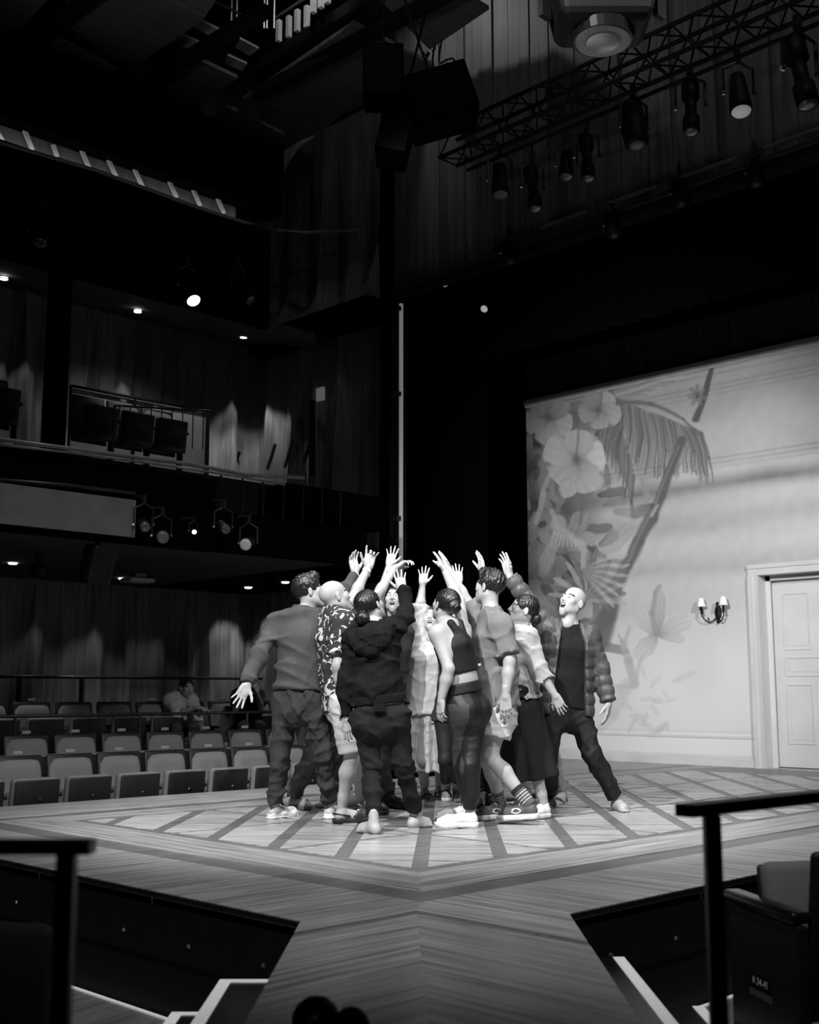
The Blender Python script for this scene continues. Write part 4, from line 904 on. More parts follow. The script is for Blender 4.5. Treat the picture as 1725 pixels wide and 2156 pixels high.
def ell(c, r, M=None):
    c = np.asarray(c, float); r = np.asarray(r, float); M = np.eye(3) if M is None else np.asarray(M, float); R = r.max()
    def fn(X, Y, Z):
        p = (X-c[0], Y-c[1], Z-c[2]); q = [(p[0]*M[i, 0]+p[1]*M[i, 1]+p[2]*M[i, 2]) for i in range(3)]
        k0 = np.sqrt((q[0]/r[0])**2+(q[1]/r[1])**2+(q[2]/r[2])**2); k1 = np.sqrt((q[0]/r[0]**2)**2+(q[1]/r[1]**2)**2+(q[2]/r[2]**2)**2)+1e-6
        return (k0*(k0-1)/k1).astype(np.float32)
    return fn, c-R, c+R
def sph(c, r): return ell(c, (r, r, r))
def half(n, c, lo, hi):
    """half space n.p < c"""
    n = np.asarray(n, float)
    def fn(X, Y, Z): return (X*n[0]+Y*n[1]+Z*n[2]-c+0*(X+Y+Z)).astype(np.float32)
    return fn, np.asarray(lo, float), np.asarray(hi, float)
def bounds(prims): return np.min([p[1] for p in prims], 0)-.03, np.max([p[2] for p in prims], 0)+.03
def solid(prims, h, k=.03, subs=(), wr=None):
    lo, hi = bounds(prims); f = Fld(lo, hi, h)
    for p in prims: f.put(p[:3], p[3] if len(p) > 3 else k)
    for p in subs: f.put(p[:3], p[3] if len(p) > 3 else .008, 's')
    if wr: f.wrinkle(**wr)
    return f.net()
def qmesh(name, V, Fq, mats, mi=None, parent=None):
    me = bpy.data.meshes.new(name); me.vertices.add(len(V)); me.vertices.foreach_set('co', np.asarray(V, np.float32).ravel()); me.loops.add(Fq.size); me.loops.foreach_set('vertex_index', np.asarray(Fq, np.int32).ravel())
    me.polygons.add(len(Fq)); me.polygons.foreach_set('loop_start', np.arange(0, Fq.size, 4, dtype=np.int32))
    for m in mats: me.materials.append(m)
    if mi is not None: me.polygons.foreach_set('material_index', np.asarray(mi, np.int32))
    me.polygons.foreach_set('use_smooth', np.ones(len(Fq), bool)); me.update(calc_edges=True); me.validate()
    o = bpy.data.objects.new(name, me); COL.objects.link(o)
    if parent is not None: o.parent = parent
    return o
def merge(parts):
    V, Fq, M, n = [], [], [], 0
    for v, f, m in parts:
        V.append(v); Fq.append(f+n); n += len(v); M.append(np.zeros(len(f), int) if m is None else m)
    return np.concatenate(V), np.concatenate(Fq), np.concatenate(M)
def frame(fwd, up):
    f = unit(fwd); r = unit(np.cross(f, up)); u = np.cross(r, f); return np.stack([r, f, u])     # rows: right, forward, up

def head_mesh(s, M, c, mouth, h=.0055, fem=False):
    """local head: x right, y forward, z up"""
    w = .94 if fem else 1.
    P = [ell((0, -.014, .034), (.075, .098, .084))+(.02,), ell((0, .026, -.03), (.060*w, .066, .080))+(.02,),
         cap((-.048*w, -.008, -.052), (-.012, .064, -.096), .020, .018)+(.03,), cap((.048*w, -.008, -.052), (.012, .064, -.096), .020, .018)+(.03,), sph((0, .068, -.100), .017)+(.02,),
         cap((-.034, .078, .016), (.034, .078, .016), .011)+(.018,), cap((0, .086, .010), (0, .104, -.028), .008, .0115)+(.012,), sph((-.011, .094, -.031), .009)+(.008,), sph((.011, .094, -.031), .009)+(.008,),
         sph((-.040, .058, -.018), .022)+(.02,), sph((.040, .058, -.018), .022)+(.02,), ell((0, .074, -.064), (.026, .020, .022))+(.02,)]
    if mouth > .3: P += [sph((0, .060, -.112-.012*mouth), .018)+(.02,)]
    lo_ = -.0675-.012*mouth
    P += [cap((-.021, .083, -.055), (.021, .083, -.055), .0065)+(.008,), cap((-.018, .082, lo_-.006), (.018, .082, lo_-.006), .0075)+(.008,)]
    for q in (-1, 1): P += [ell((q*.078, -.008, -.006), (.009, .020, .032), [[1, .35*q, 0], [-.35*q, 1, -.15], [0, .15, 1]])+(.006,)]
    P += [cap((0, -.022, -.05), (0, -.035, -.16), .052*w, .055*w)+(.03,)]
    S = [sph((-.031, .094, .000), .0125)+(.012,), sph((.031, .094, .000), .0125)+(.012,)]
    for q in (-1, 1): S += [ell((q*.086, .000, -.002), (.006, .010, .018))+(.004,)]
    if mouth > .05: S += [ell((0, .093, -.062-.008*mouth), (.021, .024, .006+.013*mouth))+(.005,)]
    f = Fld(*bounds(P), h)
    for p in P: f.put(p[:3], p[3])
    for p in S: f.put(p[:3], p[3], 's')
    for q in (-1, 1): f.put(sph((q*.031, .0795, -.001), .0122), .002)
    if mouth > .3: f.put(cap((-.014, .080, -.056-.002), (.014, .080, -.056-.002), .0055), .001)
    V, Fq = f.net(); Cc = V[Fq].mean(1); mi = np.zeros(len(Fq), int)
    for q in (-1, 1):
        d = np.linalg.norm(Cc-np.array([q*.031, .0795, -.001]), axis=1); mi[(d < .0131) & (Cc[:, 1] > .082)] = 1
        d2 = np.linalg.norm((Cc-np.array([q*.031, .093, -.0005]))[:, [0, 2]], axis=1); mi[(d < .0131) & (d2 < .006) & (Cc[:, 1] > .08)] = 2
        b = (np.abs(np.abs(Cc[:, 0])-.032) < .018) & (np.abs(Cc[:, 2]-.0215-.004*np.sin((np.abs(Cc[:, 0])-.014)/.036*3)) < .0045) & (Cc[:, 1] > .06); mi[b] = 2
    mi[(mi == 0) & (np.abs(Cc[:, 0]) < .024) & (Cc[:, 2] < -.050) & (Cc[:, 2] > lo_-.014) & (Cc[:, 1] > .085)] = 3
    if mouth > .05:
        k0 = np.sqrt((Cc[:, 0]/.022)**2+((Cc[:, 1]-.093)/.025)**2+((Cc[:, 2]+.062+.008*mouth)/(.0068+.013*mouth))**2); mi[(k0 < 1.06) & (Cc[:, 1] < .088)] = 2
        mi[(mouth > .3) & (np.abs(Cc[:, 0]) < .017) & (np.abs(Cc[:, 2]+.0585) < .0055) & (Cc[:, 1] > .078) & (Cc[:, 1] < .0885)] = 1
    return (V*s)@M+c, Fq, mi
def hair_mesh(style, s, M, c, seed):
    r = np.random.RandomState(seed); P = [ell((0, -.018, .040), (.083, .103, .088))]; S = []
    amp = .004
    if style in ('short', 'quiff', 'crop'):
        P.append(ell((0, .0, .085), (.064, .085, .045))) if style == 'quiff' else None
        if style == 'quiff': P += [ell((0, .055, .105), (.05, .035, .03))]
        S = [half((0, -1, -.35), -.034, (-.2, -.2, -.2), (.2, .2, .2)), half((0, 0, 1), -.03-.0, (-.2, -.2, -.2), (.2, .2, .2))]
        S = [ell((0, .095, -.045), (.078, .085, .095)), half((0, -.55, 1), -.045, (-.2, -.2, -.2), (.2, .2, .2)), ell((-.09, .012, -.05), (.03, .03, .05)), ell((.09, .012, -.05), (.03, .03, .05))]; amp = .006
        if style == 'crop': amp = .002
    elif style in ('bun_low', 'bun_back', 'bun_side', 'pulled'):
        S = [ell((0, .095, -.040), (.072, .080, .100)), half((0, -.75, 1), -.065, (-.2, -.2, -.2), (.2, .2, .2)), ell((-.09, .02, -.04), (.028, .035, .06)), ell((.09, .02, -.04), (.028, .035, .06))]
        b = {'bun_low': (-.005, -.128, -.040), 'bun_back': (0, -.11, .02), 'bun_side': (-.05, -.115, -.06), 'pulled': (0, -.115, -.03)}[style]; R = {'bun_low': .054, 'bun_back': .046, 'pulled': .042}.get(style, .044)
        bun = [ell(b, (R, R*.9, R))]; amp = .0035
    else:                                                            # long
        P += [cap((-.05, -.06, .0), (-.06, -.08, -.20), .05, .03), cap((.05, -.06, 0), (.06, -.08, -.20), .05, .03), cap((0, -.08, 0), (0, -.10, -.22), .06, .03)]
        S = [ell((0, .10, -.04), (.066, .075, .12))]; amp = .005
    f = Fld(*bounds(P+([bun[0]] if 'bun' in style or style == 'pulled' else [])), .0055)
    for p in P: f.put(p, .02)
    for p in S: f.put(p, .01, 's')
    if 'bun' in style or style == 'pulled': f.put(bun[0], .012)
    f.wrinkle(amp, seed, (.014, .034) if style in ('quiff', 'short') else (.012, .022), -.3, 6)
    V, Fq = f.net(); return (V*s)@M+c, Fq
def hand_mesh(s, W, d, n, right, curl=.25, spread=.5, h=.0042, special=None):
    """W wrist, d finger direction, n palm normal; thumb side from handedness"""
    d = unit(d); n = unit(n-d*np.dot(n, d)); t = np.cross(d, n) if right else np.cross(n, d); M = np.stack([t, d, n])       # local x thumb side, y along fingers, z palm normal
    P = [cap((0, -.05, 0), (0, .012, 0), .026, .026)]
    base = [(.031, .088), (.0105, .094), (-.0105, .090), (-.030, .081)]; ln = [.070, .079, .073, .057]; out = [.16, .03, -.12, -.30]
    for i in range(4): P.append(cap((base[i][0]*.55, .008, 0), (base[i][0], base[i][1], 0), .0155, .0115)+(.012,))
    P.append(ell((.018, .045, .008), (.022, .032, .014))+(.015,)); P.append(ell((-.022, .04, .006), (.014, .032, .012))+(.015,))
    for i in range(4):
        a = out[i]*spread*1.5; cu = curl*(1+.25*i) if special != 'point' or i else .05
        if special == 'shaka' and i in (1, 2): cu = 1.1
        p = np.array([base[i][0], base[i][1], 0.]); r0 = .0090-.0006*i
        for j, fr in enumerate((.46, .30, .24)):
            el = cu*(j+.6); v = np.array([math.sin(a)*math.cos(el), math.cos(a)*math.cos(el), math.sin(el)]); q = p+v*ln[i]*fr
            P.append(cap(p, q, r0-.0007*j, r0-.0007*(j+1))+(.004,)); p = q
    a = .55+.35*spread; p = np.array([.024, .022, .006]); 
    for j, (l_, r_) in enumerate(((.036, .0135), (.032, .0105), (.026, .0092))):
        v = unit(np.array([math.sin(a), math.cos(a), .25+.1*j])); q = p+v*l_; P.append(cap(p, q, r_, r_-.0015)+(.008,)); p = q; a -= .18
    V, Fq = solid(P, h, .008); return (V*s)@M+W, Fq
def foot_local(heel, toe, lift=0.):
    f = toe-heel; f[2] = 0; f = unit(f); up = np.array([0, 0, 1.]); r = np.cross(f, up)
    M = np.stack([r, f, up])
    if lift:
        a = lift; f2 = f*math.cos(a)-up*math.sin(a); u2 = up*math.cos(a)+f*math.sin(a); M = np.stack([r, f2, u2])
    return M
def foot_mesh(s, heel, M, left, h=.0055):
    q = -1 if left else 1                                            # big toe toward the inner side
    P = [ell((0, .03, .030), (.031, .034, .030)), cap((0, .045, .05), (0, .055, .14), .036, .034), cap((0, .06, .055), (-.0*q, .16, .032), .036, .030), cap((0, .03, .028), (0, .165, .024), .031, .034), cap((-.012*q, .16, .024), (-.016*q, .185, .018), .024, .018), cap((.02*q, .13, .022), (.028*q, .165, .016), .022, .016)]
    toes = [(-.028, .19, .036, .0125), (-.006, .195, .028, .009), (.010, .190, .024, .0085), (.024, .182, .020, .0082), (.036, .170, .017, .008)]
    for x, y, l_, r_ in toes: P.append(cap((x*q, y-.02, .014), (x*q*1.08, y+l_-.006, r_), r_+.001, r_)+(.006,))
    V, Fq = solid(P, h, .022); V[:, 2] = np.maximum(V[:, 2], 0); return (V*s)@M+heel, Fq
def shoe_parts(kind, s, heel, M, upper, sole, parent, left):
    def out(name, P, m, subs=(), h=.0065, k=.02, wr=None, par=None, zc=None):
        V, Fq = solid(P, h, k, subs, wr)
        if zc is not None: V[:, 2] = np.clip(V[:, 2], zc[0], zc[1])
        return qmesh(name, (V*s)@M+heel, Fq, [m], None, par or parent)
    if kind == 'sneaker':
        so = [cap((0, .03, .022), (0, .10, .022), .040, .037), cap((0, .10, .022), (0, .215, .024), .038, .046), cap((0, .215, .024), (0, .262, .030), .044, .028)]
        up = [cap((0, .035, .05), (0, .10, .055), .036, .037), cap((0, .10, .052), (0, .20, .042), .038, .040), cap((0, .2, .04), (0, .25, .036), .038, .026), cap((0, .045, .06), (0, .05, .105), .036, .036, 2)]
        sh = out('shoe', up, upper, [cap((0, .055, .10), (0, .055, .14), .028)], wr=dict(amp=.0015, seed=3, wl=(.02, .04)))
        out('sole', so, sole, zc=(0., .034), par=sh)
        for j in range(4):
            y = .105+j*.024; z = .102-j*.014
            mb = MB().tube([(-.024, y, z-.012), (0, y+.004, z), (.024, y, z-.012)], .004, 5); mb.v = [tuple(np.array(p)*s@M+heel) for p in mb.v]; mb.build('lace', WHITE, sh, True)
    elif kind == 'clog':
        so = [cap((0, .03, .02), (0, .12, .02), .044, .044), cap((0, .12, .02), (0, .22, .022), .046, .052), cap((0, .22, .022), (0, .26, .025), .05, .036)]
        up = [cap((0, .15, .035), (0, .22, .038), .050, .050), cap((0, .22, .036), (0, .255, .034), .05, .036), ell((0, .16, .065), (.042, .05, .035))]
        sh = out('clog', up, upper, [cap((0, .0, .09), (0, .115, .09), .055), cap((0, .0, .06), (0, .11, .06), .034)])
        out('sole', so, sole, zc=(0., .03), par=sh)
        r = np.random.RandomState(4)
        for j in range(9):
            x, y = r.uniform(-.03, .03), r.uniform(.16, .245); z = .088-.25*(y-.16)-6*x*x; p = [(x, y, z-.006), (x*1.05, y, z+.004)]
            mb = MB().tube(p, [.011, .008], 8); mb.v = [tuple(np.array(q)*s@M+heel) for q in mb.v]; mb.build('charm', mat('charm_pale', .5, .5), sh, True)
        mb = MB().tube([(.046, .10, .045), (.03, .02, .06), (0, -.012, .062), (-.03, .02, .06), (-.046, .10, .045)], .006, 5); mb.v = [tuple(np.array(q)*s@M+heel) for q in mb.v]; mb.build('heel_strap', upper, sh, True)
    elif kind == 'slipper':
        up = [cap((0, .03, .028), (0, .12, .026), .036, .036), cap((0, .12, .028), (0, .215, .026), .038, .042), cap((0, .215, .026), (0, .25, .02), .04, .026)]
        sh = out('slipper', up, upper, [cap((0, .0, .07), (0, .11, .075), .040)], wr=dict(amp=.001, seed=3, wl=(.03, .05)))
        out('sole', [cap((0, .03, .01), (0, .24, .01), .042, .036)], sole, zc=(0, .012), par=sh)
    elif kind == 'sandal':
        sh = out('sandal', [cap((0, .03, .012), (0, .12, .012), .042, .04), cap((0, .12, .012), (0, .235, .012), .042, .044)], sole, zc=(-.004, .014))
        for y in (.09, .17, .20):
            mb = MB().tube([(-.046, y, .01), (-.03, y+.01, .055 if y < .1 else .04), (0, y+.016, .075 if y < .1 else .05), (.03, y+.01, .055 if y < .1 else .04), (.046, y, .01)], .008, 6); mb.v = [tuple(np.array(q)*s@M+heel) for q in mb.v]; mb.build('strap', upper, sh, True)
    elif kind == 'boot':
        up = [cap((0, .035, .05), (0, .10, .055), .042, .042), cap((0, .10, .05), (0, .21, .04), .042, .044), cap((0, .21, .04), (0, .255, .036), .042, .028), cap((0, .045, .06), (0, .05, .20), .042, .048, 2)]
        sh = out('boot', up, upper, wr=dict(amp=.003, seed=5, wl=(.03, .06))); out('sole', [cap((0, .03, .016), (0, .25, .018), .045, .038)], sole, zc=(0, .022), par=sh)
SKIN = mat('skin', .42, .5, ((30, 30, 30), .06, 3), spec=.35); SKIN2 = mat('skin_tan', .30, .5, ((30, 30, 30), .06, 3), spec=.35)
EYE = mat('eye_white', .7, .25); DARK = mat('dark_hair_and_iris', .012, .45, ((60, 60, 60), .3, 2)); LIP = mat('lip', .22, .4); LIP2 = mat('lip_dark', .15, .4)
HAIR = mat('dark_hair', .012, .35, ((90, 90, 12), .5, 3), bump=.3, spec=.6)
def lerp(a, b, t): return a+(b-a)*t
class Person:
    def __init__(s, label, d0, size=1., skin=SKIN, group='people reaching up in a huddle', fem=False, cat='person'):
        s.d0 = d0; s.z = size; s.J = {}; s.skin = skin; s.label = label; s.group = group; s.fem = fem; s.extra = []; s.hands = {}; s.feet = {}; s.cat = cat; s.mouth = 0; s.face = None; s.up = np.array([0, 0, 1.]); s.bare = set()
        s.legs = .64; s.arms = 1.
    def j(s, **kw):
        for k_, (px, py, dd) in kw.items(): s.J[k_] = onD(px, py, s.d0+dd)
        return s
    def foot(s, side, heel, toe, shoe=None, lift=0., hz=0., ref=None):
        a = onZ(*heel, hz); b = onZ(*toe, 0); z = s.z; f = b-a; f[2] = 0; L_ = np.linalg.norm(f)
        M = foot_local(a, b, lift); sole = .018 if shoe in ('sneaker', 'clog', 'boot') else .006 if shoe else 0
        s.feet[side] = (a, M, shoe, sole); s.J['a'+side] = a+(np.array([0, .052, .085+sole])*z)@M; return s
    def hand(s, side, tip, dd, palm, curl=.25, spread=.5, special=None):
        w = s.J['w'+side]; t = onD(tip[0], tip[1], s.d0+dd); s.hands[side] = (t-w, vdir(*palm), curl, spread, special); return s
    def head(s, px, py, dd, face, up=(0, 1, 0), hair=None, mouth=0, hm=HAIR, seed=1):
        s.J['hd'] = onD(px, py, s.d0+dd); s.M = frame(vdir(*face), vdir(*up)); s.hair = hair; s.mouth = mouth; s.hm = hm; s.seed = seed; return s
    def sk(s):
        J = s.J; s.sideU = unit(J['sR']-J['sL']); s.sideL = unit(J['hR']-J['hL']); J['pel'] = (J['hL']+J['hR'])/2
        s.wa = lerp(J['pel'], J['nk'], .36); s.chs = lerp(J['pel'], J['nk'], .72)
        s.fwd = np.cross(unit(J['nk']-J['pel']), s.sideU)
    def torso(s, o, hem=-.12, top=1., w=(1, 1, 1), quilt=None, belly=0):
        """torso primitives grown by o metres; hem = fraction along the spine"""
        z = s.z; J = s.J; f = .93 if s.fem else 1.; sm = unit(s.sideU+s.sideL)
        a = lerp(J['pel'], J['nk'], hem); R = lambda u, v, k: (u*z*w[k]+o, v*z*w[k]+o)
        return [ecap(a, s.wa, s.sideL, R(.160 if not s.fem else .165, .108, 0), R(.133*f, .098+belly, 1), 1, quilt), ecap(s.wa, s.chs, sm, R(.133*f, .098+belly, 1), R(.152*f, .108, 2), 0, quilt),
                ecap(s.chs, lerp(s.chs, J['nk'], .85*top), s.sideU, R(.150*f, .106, 2), (.075*z+o*.6, .066*z+o*.6), 0)]
    def shoulder(s, o):
        z = s.z; J = s.J; out = []
        for q in 'LR': out.append(cap(lerp(J['nk'], J['s'+q], .15)-np.array([0, 0, .02*z]), J['s'+q], .052*z+o*.7, .052*z+o)+(.05,)); out.append(cap(s.chs+(J['s'+q]-J['nk'])*.35, J['s'+q], .085*z, .050*z+o)+(.05,))
        return out
    def arm(s, q, o, fr=2., r=None, quilt=None, cuff=0):
        """sleeve to fraction fr (1 = elbow, 2 = wrist)"""
        z = s.z; J = s.J; S_, E_, W_ = J['s'+q], J['e'+q], J['w'+q]; r = r or (.050, .042, .029); r = [x*z+o for x in r]
        if fr <= 1: return [cap(S_, lerp(S_, E_, fr), r[0], lerp(r[0], r[1], fr)+.008, 2, quilt)]
        return [cap(S_, E_, r[0], r[1], 0, quilt)+(.03,), cap(E_, lerp(E_, W_, fr-1), r[1], lerp(r[1], r[2], fr-1), 2, quilt)+(.02,)]
    def leg(s, q, o, fr=2., r=(.088, .060, .046), calf=True):
        z = s.z; J = s.J; H_, K_, A_ = J['h'+q], J['k'+q], J['a'+q]; r = [x*z+o*.3 for x in r]
        if fr <= 1: return [cap(H_, lerp(H_, K_, fr), r[0], lerp(r[0], r[1], fr), 2)]
        out = [cap(H_, K_, r[0], r[1])+(.04,)]
        out.append(cap(K_, lerp(K_, A_, fr-1), r[1], lerp(r[1], r[2], fr-1), 2)+(.03,)); return out
    def hipblock(s, o, top=.22):
        z = s.z; J = s.J; return [ecap(J['pel']-np.array([0, 0, .05*z]), lerp(J['pel'], J['nk'], top), s.sideL, (.142*z+o*.5, .108*z+o*.5), (.132*z+o*.5, .098*z+o*.5), 2)]
    def body(s):
        z = s.z; J = s.J; M = s.M; P = s.torso(-.004, -.06)
        P += s.shoulder(-.004)
        for q in 'LR':
            g = s.arms*z; P += [cap(J['s'+q], J['e'+q], .049*g, .040*g)+(.04*s.arms**2,), cap(J['e'+q], lerp(J['e'+q], J['w'+q], .35), .040*g, .041*g)+(.02,), cap(lerp(J['e'+q], J['w'+q], .35), J['w'+q], .041*g, .026*z)+(.02,)]
            if s.feet.get(q):
                K_, A_ = J['k'+q], J['a'+q]; bk = -s.feet[q][1][1]*.012*z; mid = lerp(K_, A_, .32)+bk; g = s.legs*z
                P += [cap(J['h'+q], K_, .082*g, .052*g)+(.05,), cap(K_, mid, .050*g, .054*g)+(.03,), cap(mid, lerp(K_, A_, .8), .053*g, (.034*z+.006*(s.legs < .9)+.04*g)/2)+(.03,), cap(lerp(K_, A_, .8), A_, .037*min(z, g*1.25), .034*z)+(.03,)]
            else:
                P += [cap(J['h'+q], J['k'+q], .082*z, .055*z)+(.05,), cap(J['k'+q], J['a'+q], .050*z, .036*z)+(.03,)]
        nb = J['hd']+(np.array([0, -.030, -.10])*z)@M; P += [cap(J['nk']-np.array([0, 0, .03*z]), nb, .060*z, .052*z)+(.04,)]
        V, Fq = solid(P, .0115, .04); parts = [(V, Fq, None)]
        V, Fq, mi = head_mesh(z, M, J['hd'], s.mouth, fem=s.fem); parts.append((V, Fq, mi))
        for q, (d, n, cu, sp, spec) in s.hands.items(): V, Fq = hand_mesh(z*(.94 if s.fem else 1.02), J['w'+q], d, n, q == 'R', cu, sp, special=spec); parts.append((V, Fq, None))
        for q, (a, Mf, shoe, sole) in s.feet.items():
            if shoe not in ('sneaker', 'boot'): V, Fq = foot_mesh(z*(.93 if shoe in ('slipper', 'clog') else 1), a+np.array([0, 0, sole])+(Mf[1]*.008 if shoe else 0), Mf, q == 'L'); parts.append((V, Fq, None))
        V, Fq, mi = merge(parts); return qmesh('body', V, Fq, [s.skin, EYE, DARK, LIP if s.skin is SKIN else LIP2], mi, s.root)
    def cloth(s, name, prims, m, wr=None, h=.0105, k=.035, subs=(), label=None, mats=None, mfun=None, parent=None):
        V, Fq = solid(prims, h, k, subs, wr); mi = None
        if mfun is not None: mi = mfun(V[Fq].mean(1))
        o = qmesh(name, V, Fq, mats or [m], mi, parent or s.root)
        if label: o['label'] = label
        return o
    def start(s):
        s.sk(); J = s.J; b = (J['aL']+J['aR'])/2; s.root = empty('person', (0, 0, 0), label=s.label, cat=s.cat, group=s.group); s.base = b; return s
    def finish(s):
        s.body()
        if s.hair: V, Fq = hair_mesh(s.hair, s.z, s.M, s.J['hd'], s.seed); qmesh('hair', V, Fq, [s.hm], None, s.root)
        base = np.array([s.base[0], s.base[1], min(float(min(v.co[2] for v in c.data.vertices)) for c in s.root.children if c.type == 'MESH')])
        for c in s.root.children_recursive: 
            if c.type == 'MESH': c.data.transform(Matrix.Translation(Vector(-base)))
        s.root.location = tuple(base); return s

# ---------------------------------------------------------------- the huddle
def dz(px, py): return float(depth(onZ(px, py, 0)))
# A: man in dark sweater at the left, seen from behind
p = Person('leftmost man of the huddle, back turned, dark sweater, one arm flung back', dz(640, 1727), 1.02)
p.foot('L', (566, 1724), (612, 1719), 'slipper').foot('R', (690, 1724), (716, 1712), 'slipper')
p.j(hL=(601, 1478, .03), hR=(657, 1476, -.06), kL=(590, 1588, .06), kR=(684, 1584, -.02), nk=(634, 1290, -.02), sL=(585, 1312, .04), sR=(676, 1306, -.04), eL=(546, 1376, -.10), wL=(521, 1441, -.16), eR=(716, 1268, .28), wR=(748, 1206, .42))
p.head(651, 1246, .02, (.93, .22, .28), (-.12, 1, 0), 'quiff', 0, seed=3)
p.hand('L', (500, 1478), -.18, (.25, .1, -1), .18, .9).hand('R', (741, 1165), .44, (.6, .2, -.6), .3, .6)
p.arms = .7; p.start(); SW = mat('sweater_grey', .075, .9, ((160, 160, 160), .2, 2), bump=.15, spec=.1); SL = mat('slacks_grey', .042, .85, ((200, 200, 40), .15, 2), spec=.15)
swo = p.cloth('sweater', p.torso(.024, .13, .95, (1.0, 1.06, 1.04))+p.shoulder(.018)+p.arm('L', .016, 1.96, (.052, .045, .036))+p.arm('R', .016, 1.96), SW, dict(amp=.018, seed=11, wl=(.15, .35), horiz=.5))
p.cloth('collar', [cap(p.J['nk']+[0, 0, -.005], p.J['nk']+[0.005, -.0, .05], .074, .066, 3)], SW, h=.008, parent=swo)
p.cloth('trousers', p.hipblock(.030, .2)+p.leg('L', .016, 1.95, (.088, .060, .050))+p.leg('R', .016, 1.95, (.088, .060, .050)), SL, dict(amp=.014, seed=5, wl=(.09, .2), horiz=.5, n=9))
WSH = mat('white_shoe', .75, .7)
for q in 'LR': a, M, k_, so = p.feet[q]; shoe_parts('slipper', p.z, a, M, WSH, WSH, p.root, q == 'L')
p.finish()
# B: bald man, printed shirt, pale shorts, clogs
p = Person('bald man in a leaf print shirt, pale shorts and dark clogs', dz(720, 1735), 1.0)
p.foot('R', (704, 1733), (776, 1730), 'clog').foot('L', (748, 1712), (806, 1716), 'clog')
p.j(hR=(722, 1480, -.04), hL=(716, 1478, .20), kR=(742, 1592, .0), kL=(758, 1594, .25), nk=(703, 1287, .05), sR=(722, 1310, -.14), sL=(688, 1306, .20), eR=(712, 1402, -.20), wR=(722, 1476, -.12), eL=(742, 1262, .36), wL=(775, 1196, .46))
p.head(706, 1257, .06, (.86, .30, .42), (-.18, 1, 0), None)
p.hand('L', (786, 1142), .48, (.3, .2, -.9), .22, .95, 'shaka').hand('R', (730, 1520), -.1, (-.6, 0, .5), .3, .3)
p.legs = 1.; p.start(); PR = mat_patch('leaf_print', .04, .62, 17, .55, .575, .8, (1, 1, 1.2))
p.cloth('shirt', p.torso(.026, -.10, .95, (1.0, 1.08, 1.02))+p.shoulder(.02)+p.arm('R', .03, .75)+p.arm('L', .03, .75), PR, dict(amp=.006, seed=21, wl=(.07, .16), horiz=.3))
p.cloth('shorts', p.hipblock(.014)+p.leg('R', .026, .92, (.092, .082, .05))+p.leg('L', .026, .92, (.092, .082, .05)), mat('pale_shorts', .55, .85), dict(amp=.006, seed=22, wl=(.06, .14)))
p.cloth('bracelet', [cap(lerp(p.J['wL'], p.J['eL'], .04), lerp(p.J['wL'], p.J['eL'], .14), .033, .034, 3)], mat('bracelet_pale', .6, .4), h=.006)
CL = mat('clog_dark', .03, .45)
for q in 'LR': a, M, k_, so = p.feet[q]; shoe_parts('clog', p.z*1.02, a, M, CL, CL, p.root, q == 'L')
p.finish()
# C: woman in hoodie, back turned, barefoot
p = Person('barefoot woman in dark hoodie with low hair bun, back turned, nearest to the camera', dz(825, 1752), .95, fem=True)
p.foot('L', (797, 1757), (762, 1752)).foot('R', (862, 1744), (900, 1740))
p.j(hL=(772, 1512, .0), hR=(830, 1510, .02), kL=(784, 1616, .03), kR=(850, 1612, .06), nk=(782, 1318, .02), sL=(742, 1346, .02), sR=(832, 1322, .03), eL=(729, 1424, .0), wL=(732, 1512, .04), eR=(858, 1286, .20), wR=(847, 1243, .30))
p.head(780, 1277, .05, (.50, .42, .75), (-.30, 1, 0), 'bun_low', 0, seed=7)
p.hand('L', (733, 1562), .04, (.5, 0, .8), .22, .35).hand('R', (839, 1197), .32, (0, .1, 1), .05, .75)
p.arms = .7; p.start(); HD = mat('hoodie_dark', .010, .92, ((150, 150, 150), .25, 2), bump=.1, spec=.12); TR = mat('trousers_charcoal', .015, .85, ((150, 150, 60), .2, 2), spec=.15)
ho = p.cloth('hoodie', p.torso(.026, .155, .95, (1.02, 1.14, 1.04))+p.shoulder(.016)+p.arm('L', .008, 1.97, (.050, .044, .036))+p.arm('R', .010, 1.95, (.054, .044, .034)), HD, dict(amp=.017, seed=31, wl=(.10, .22), horiz=1.2, n=10, cov=.5))
U = p.J['nk']; sd = p.sideU; bk = -p.fwd; z_ = np.array([0, 0, 1.])
hp_ = [U+sd*.115+z_*.0-bk*.02, U+sd*.125-z_*.05+bk*.07, U+sd*.07-z_*.13+bk*.125, U-sd*.0-z_*.17+bk*.14, U-sd*.07-z_*.13+bk*.125, U-sd*.125-z_*.05+bk*.07, U-sd*.115-bk*.02]
p.cloth('hood', [cap(hp_[i], hp_[i+1], .040, .040) for i in range(6)]+[ell(U-z_*.075+bk*.095, (.10, .10, .075))+(.05,)], HD, dict(amp=.007, seed=32, wl=(.05, .12), horiz=.4), h=.009, parent=ho)
p.cloth('hem_band', [ecap(lerp(p.J['pel'], p.J['nk'], .14), lerp(p.J['pel'], p.J['nk'], .24), p.sideL, (.180, .136), (.184, .140), 3)], HD, h=.009, parent=ho)
p.cloth('undershirt_hem', [ecap(lerp(p.J['pel'], p.J['nk'], .125), lerp(p.J['pel'], p.J['nk'], .20), p.sideL, (.172, .129), (.174, .132), 3)], mat('grey_hem', .10, .9), h=.009)
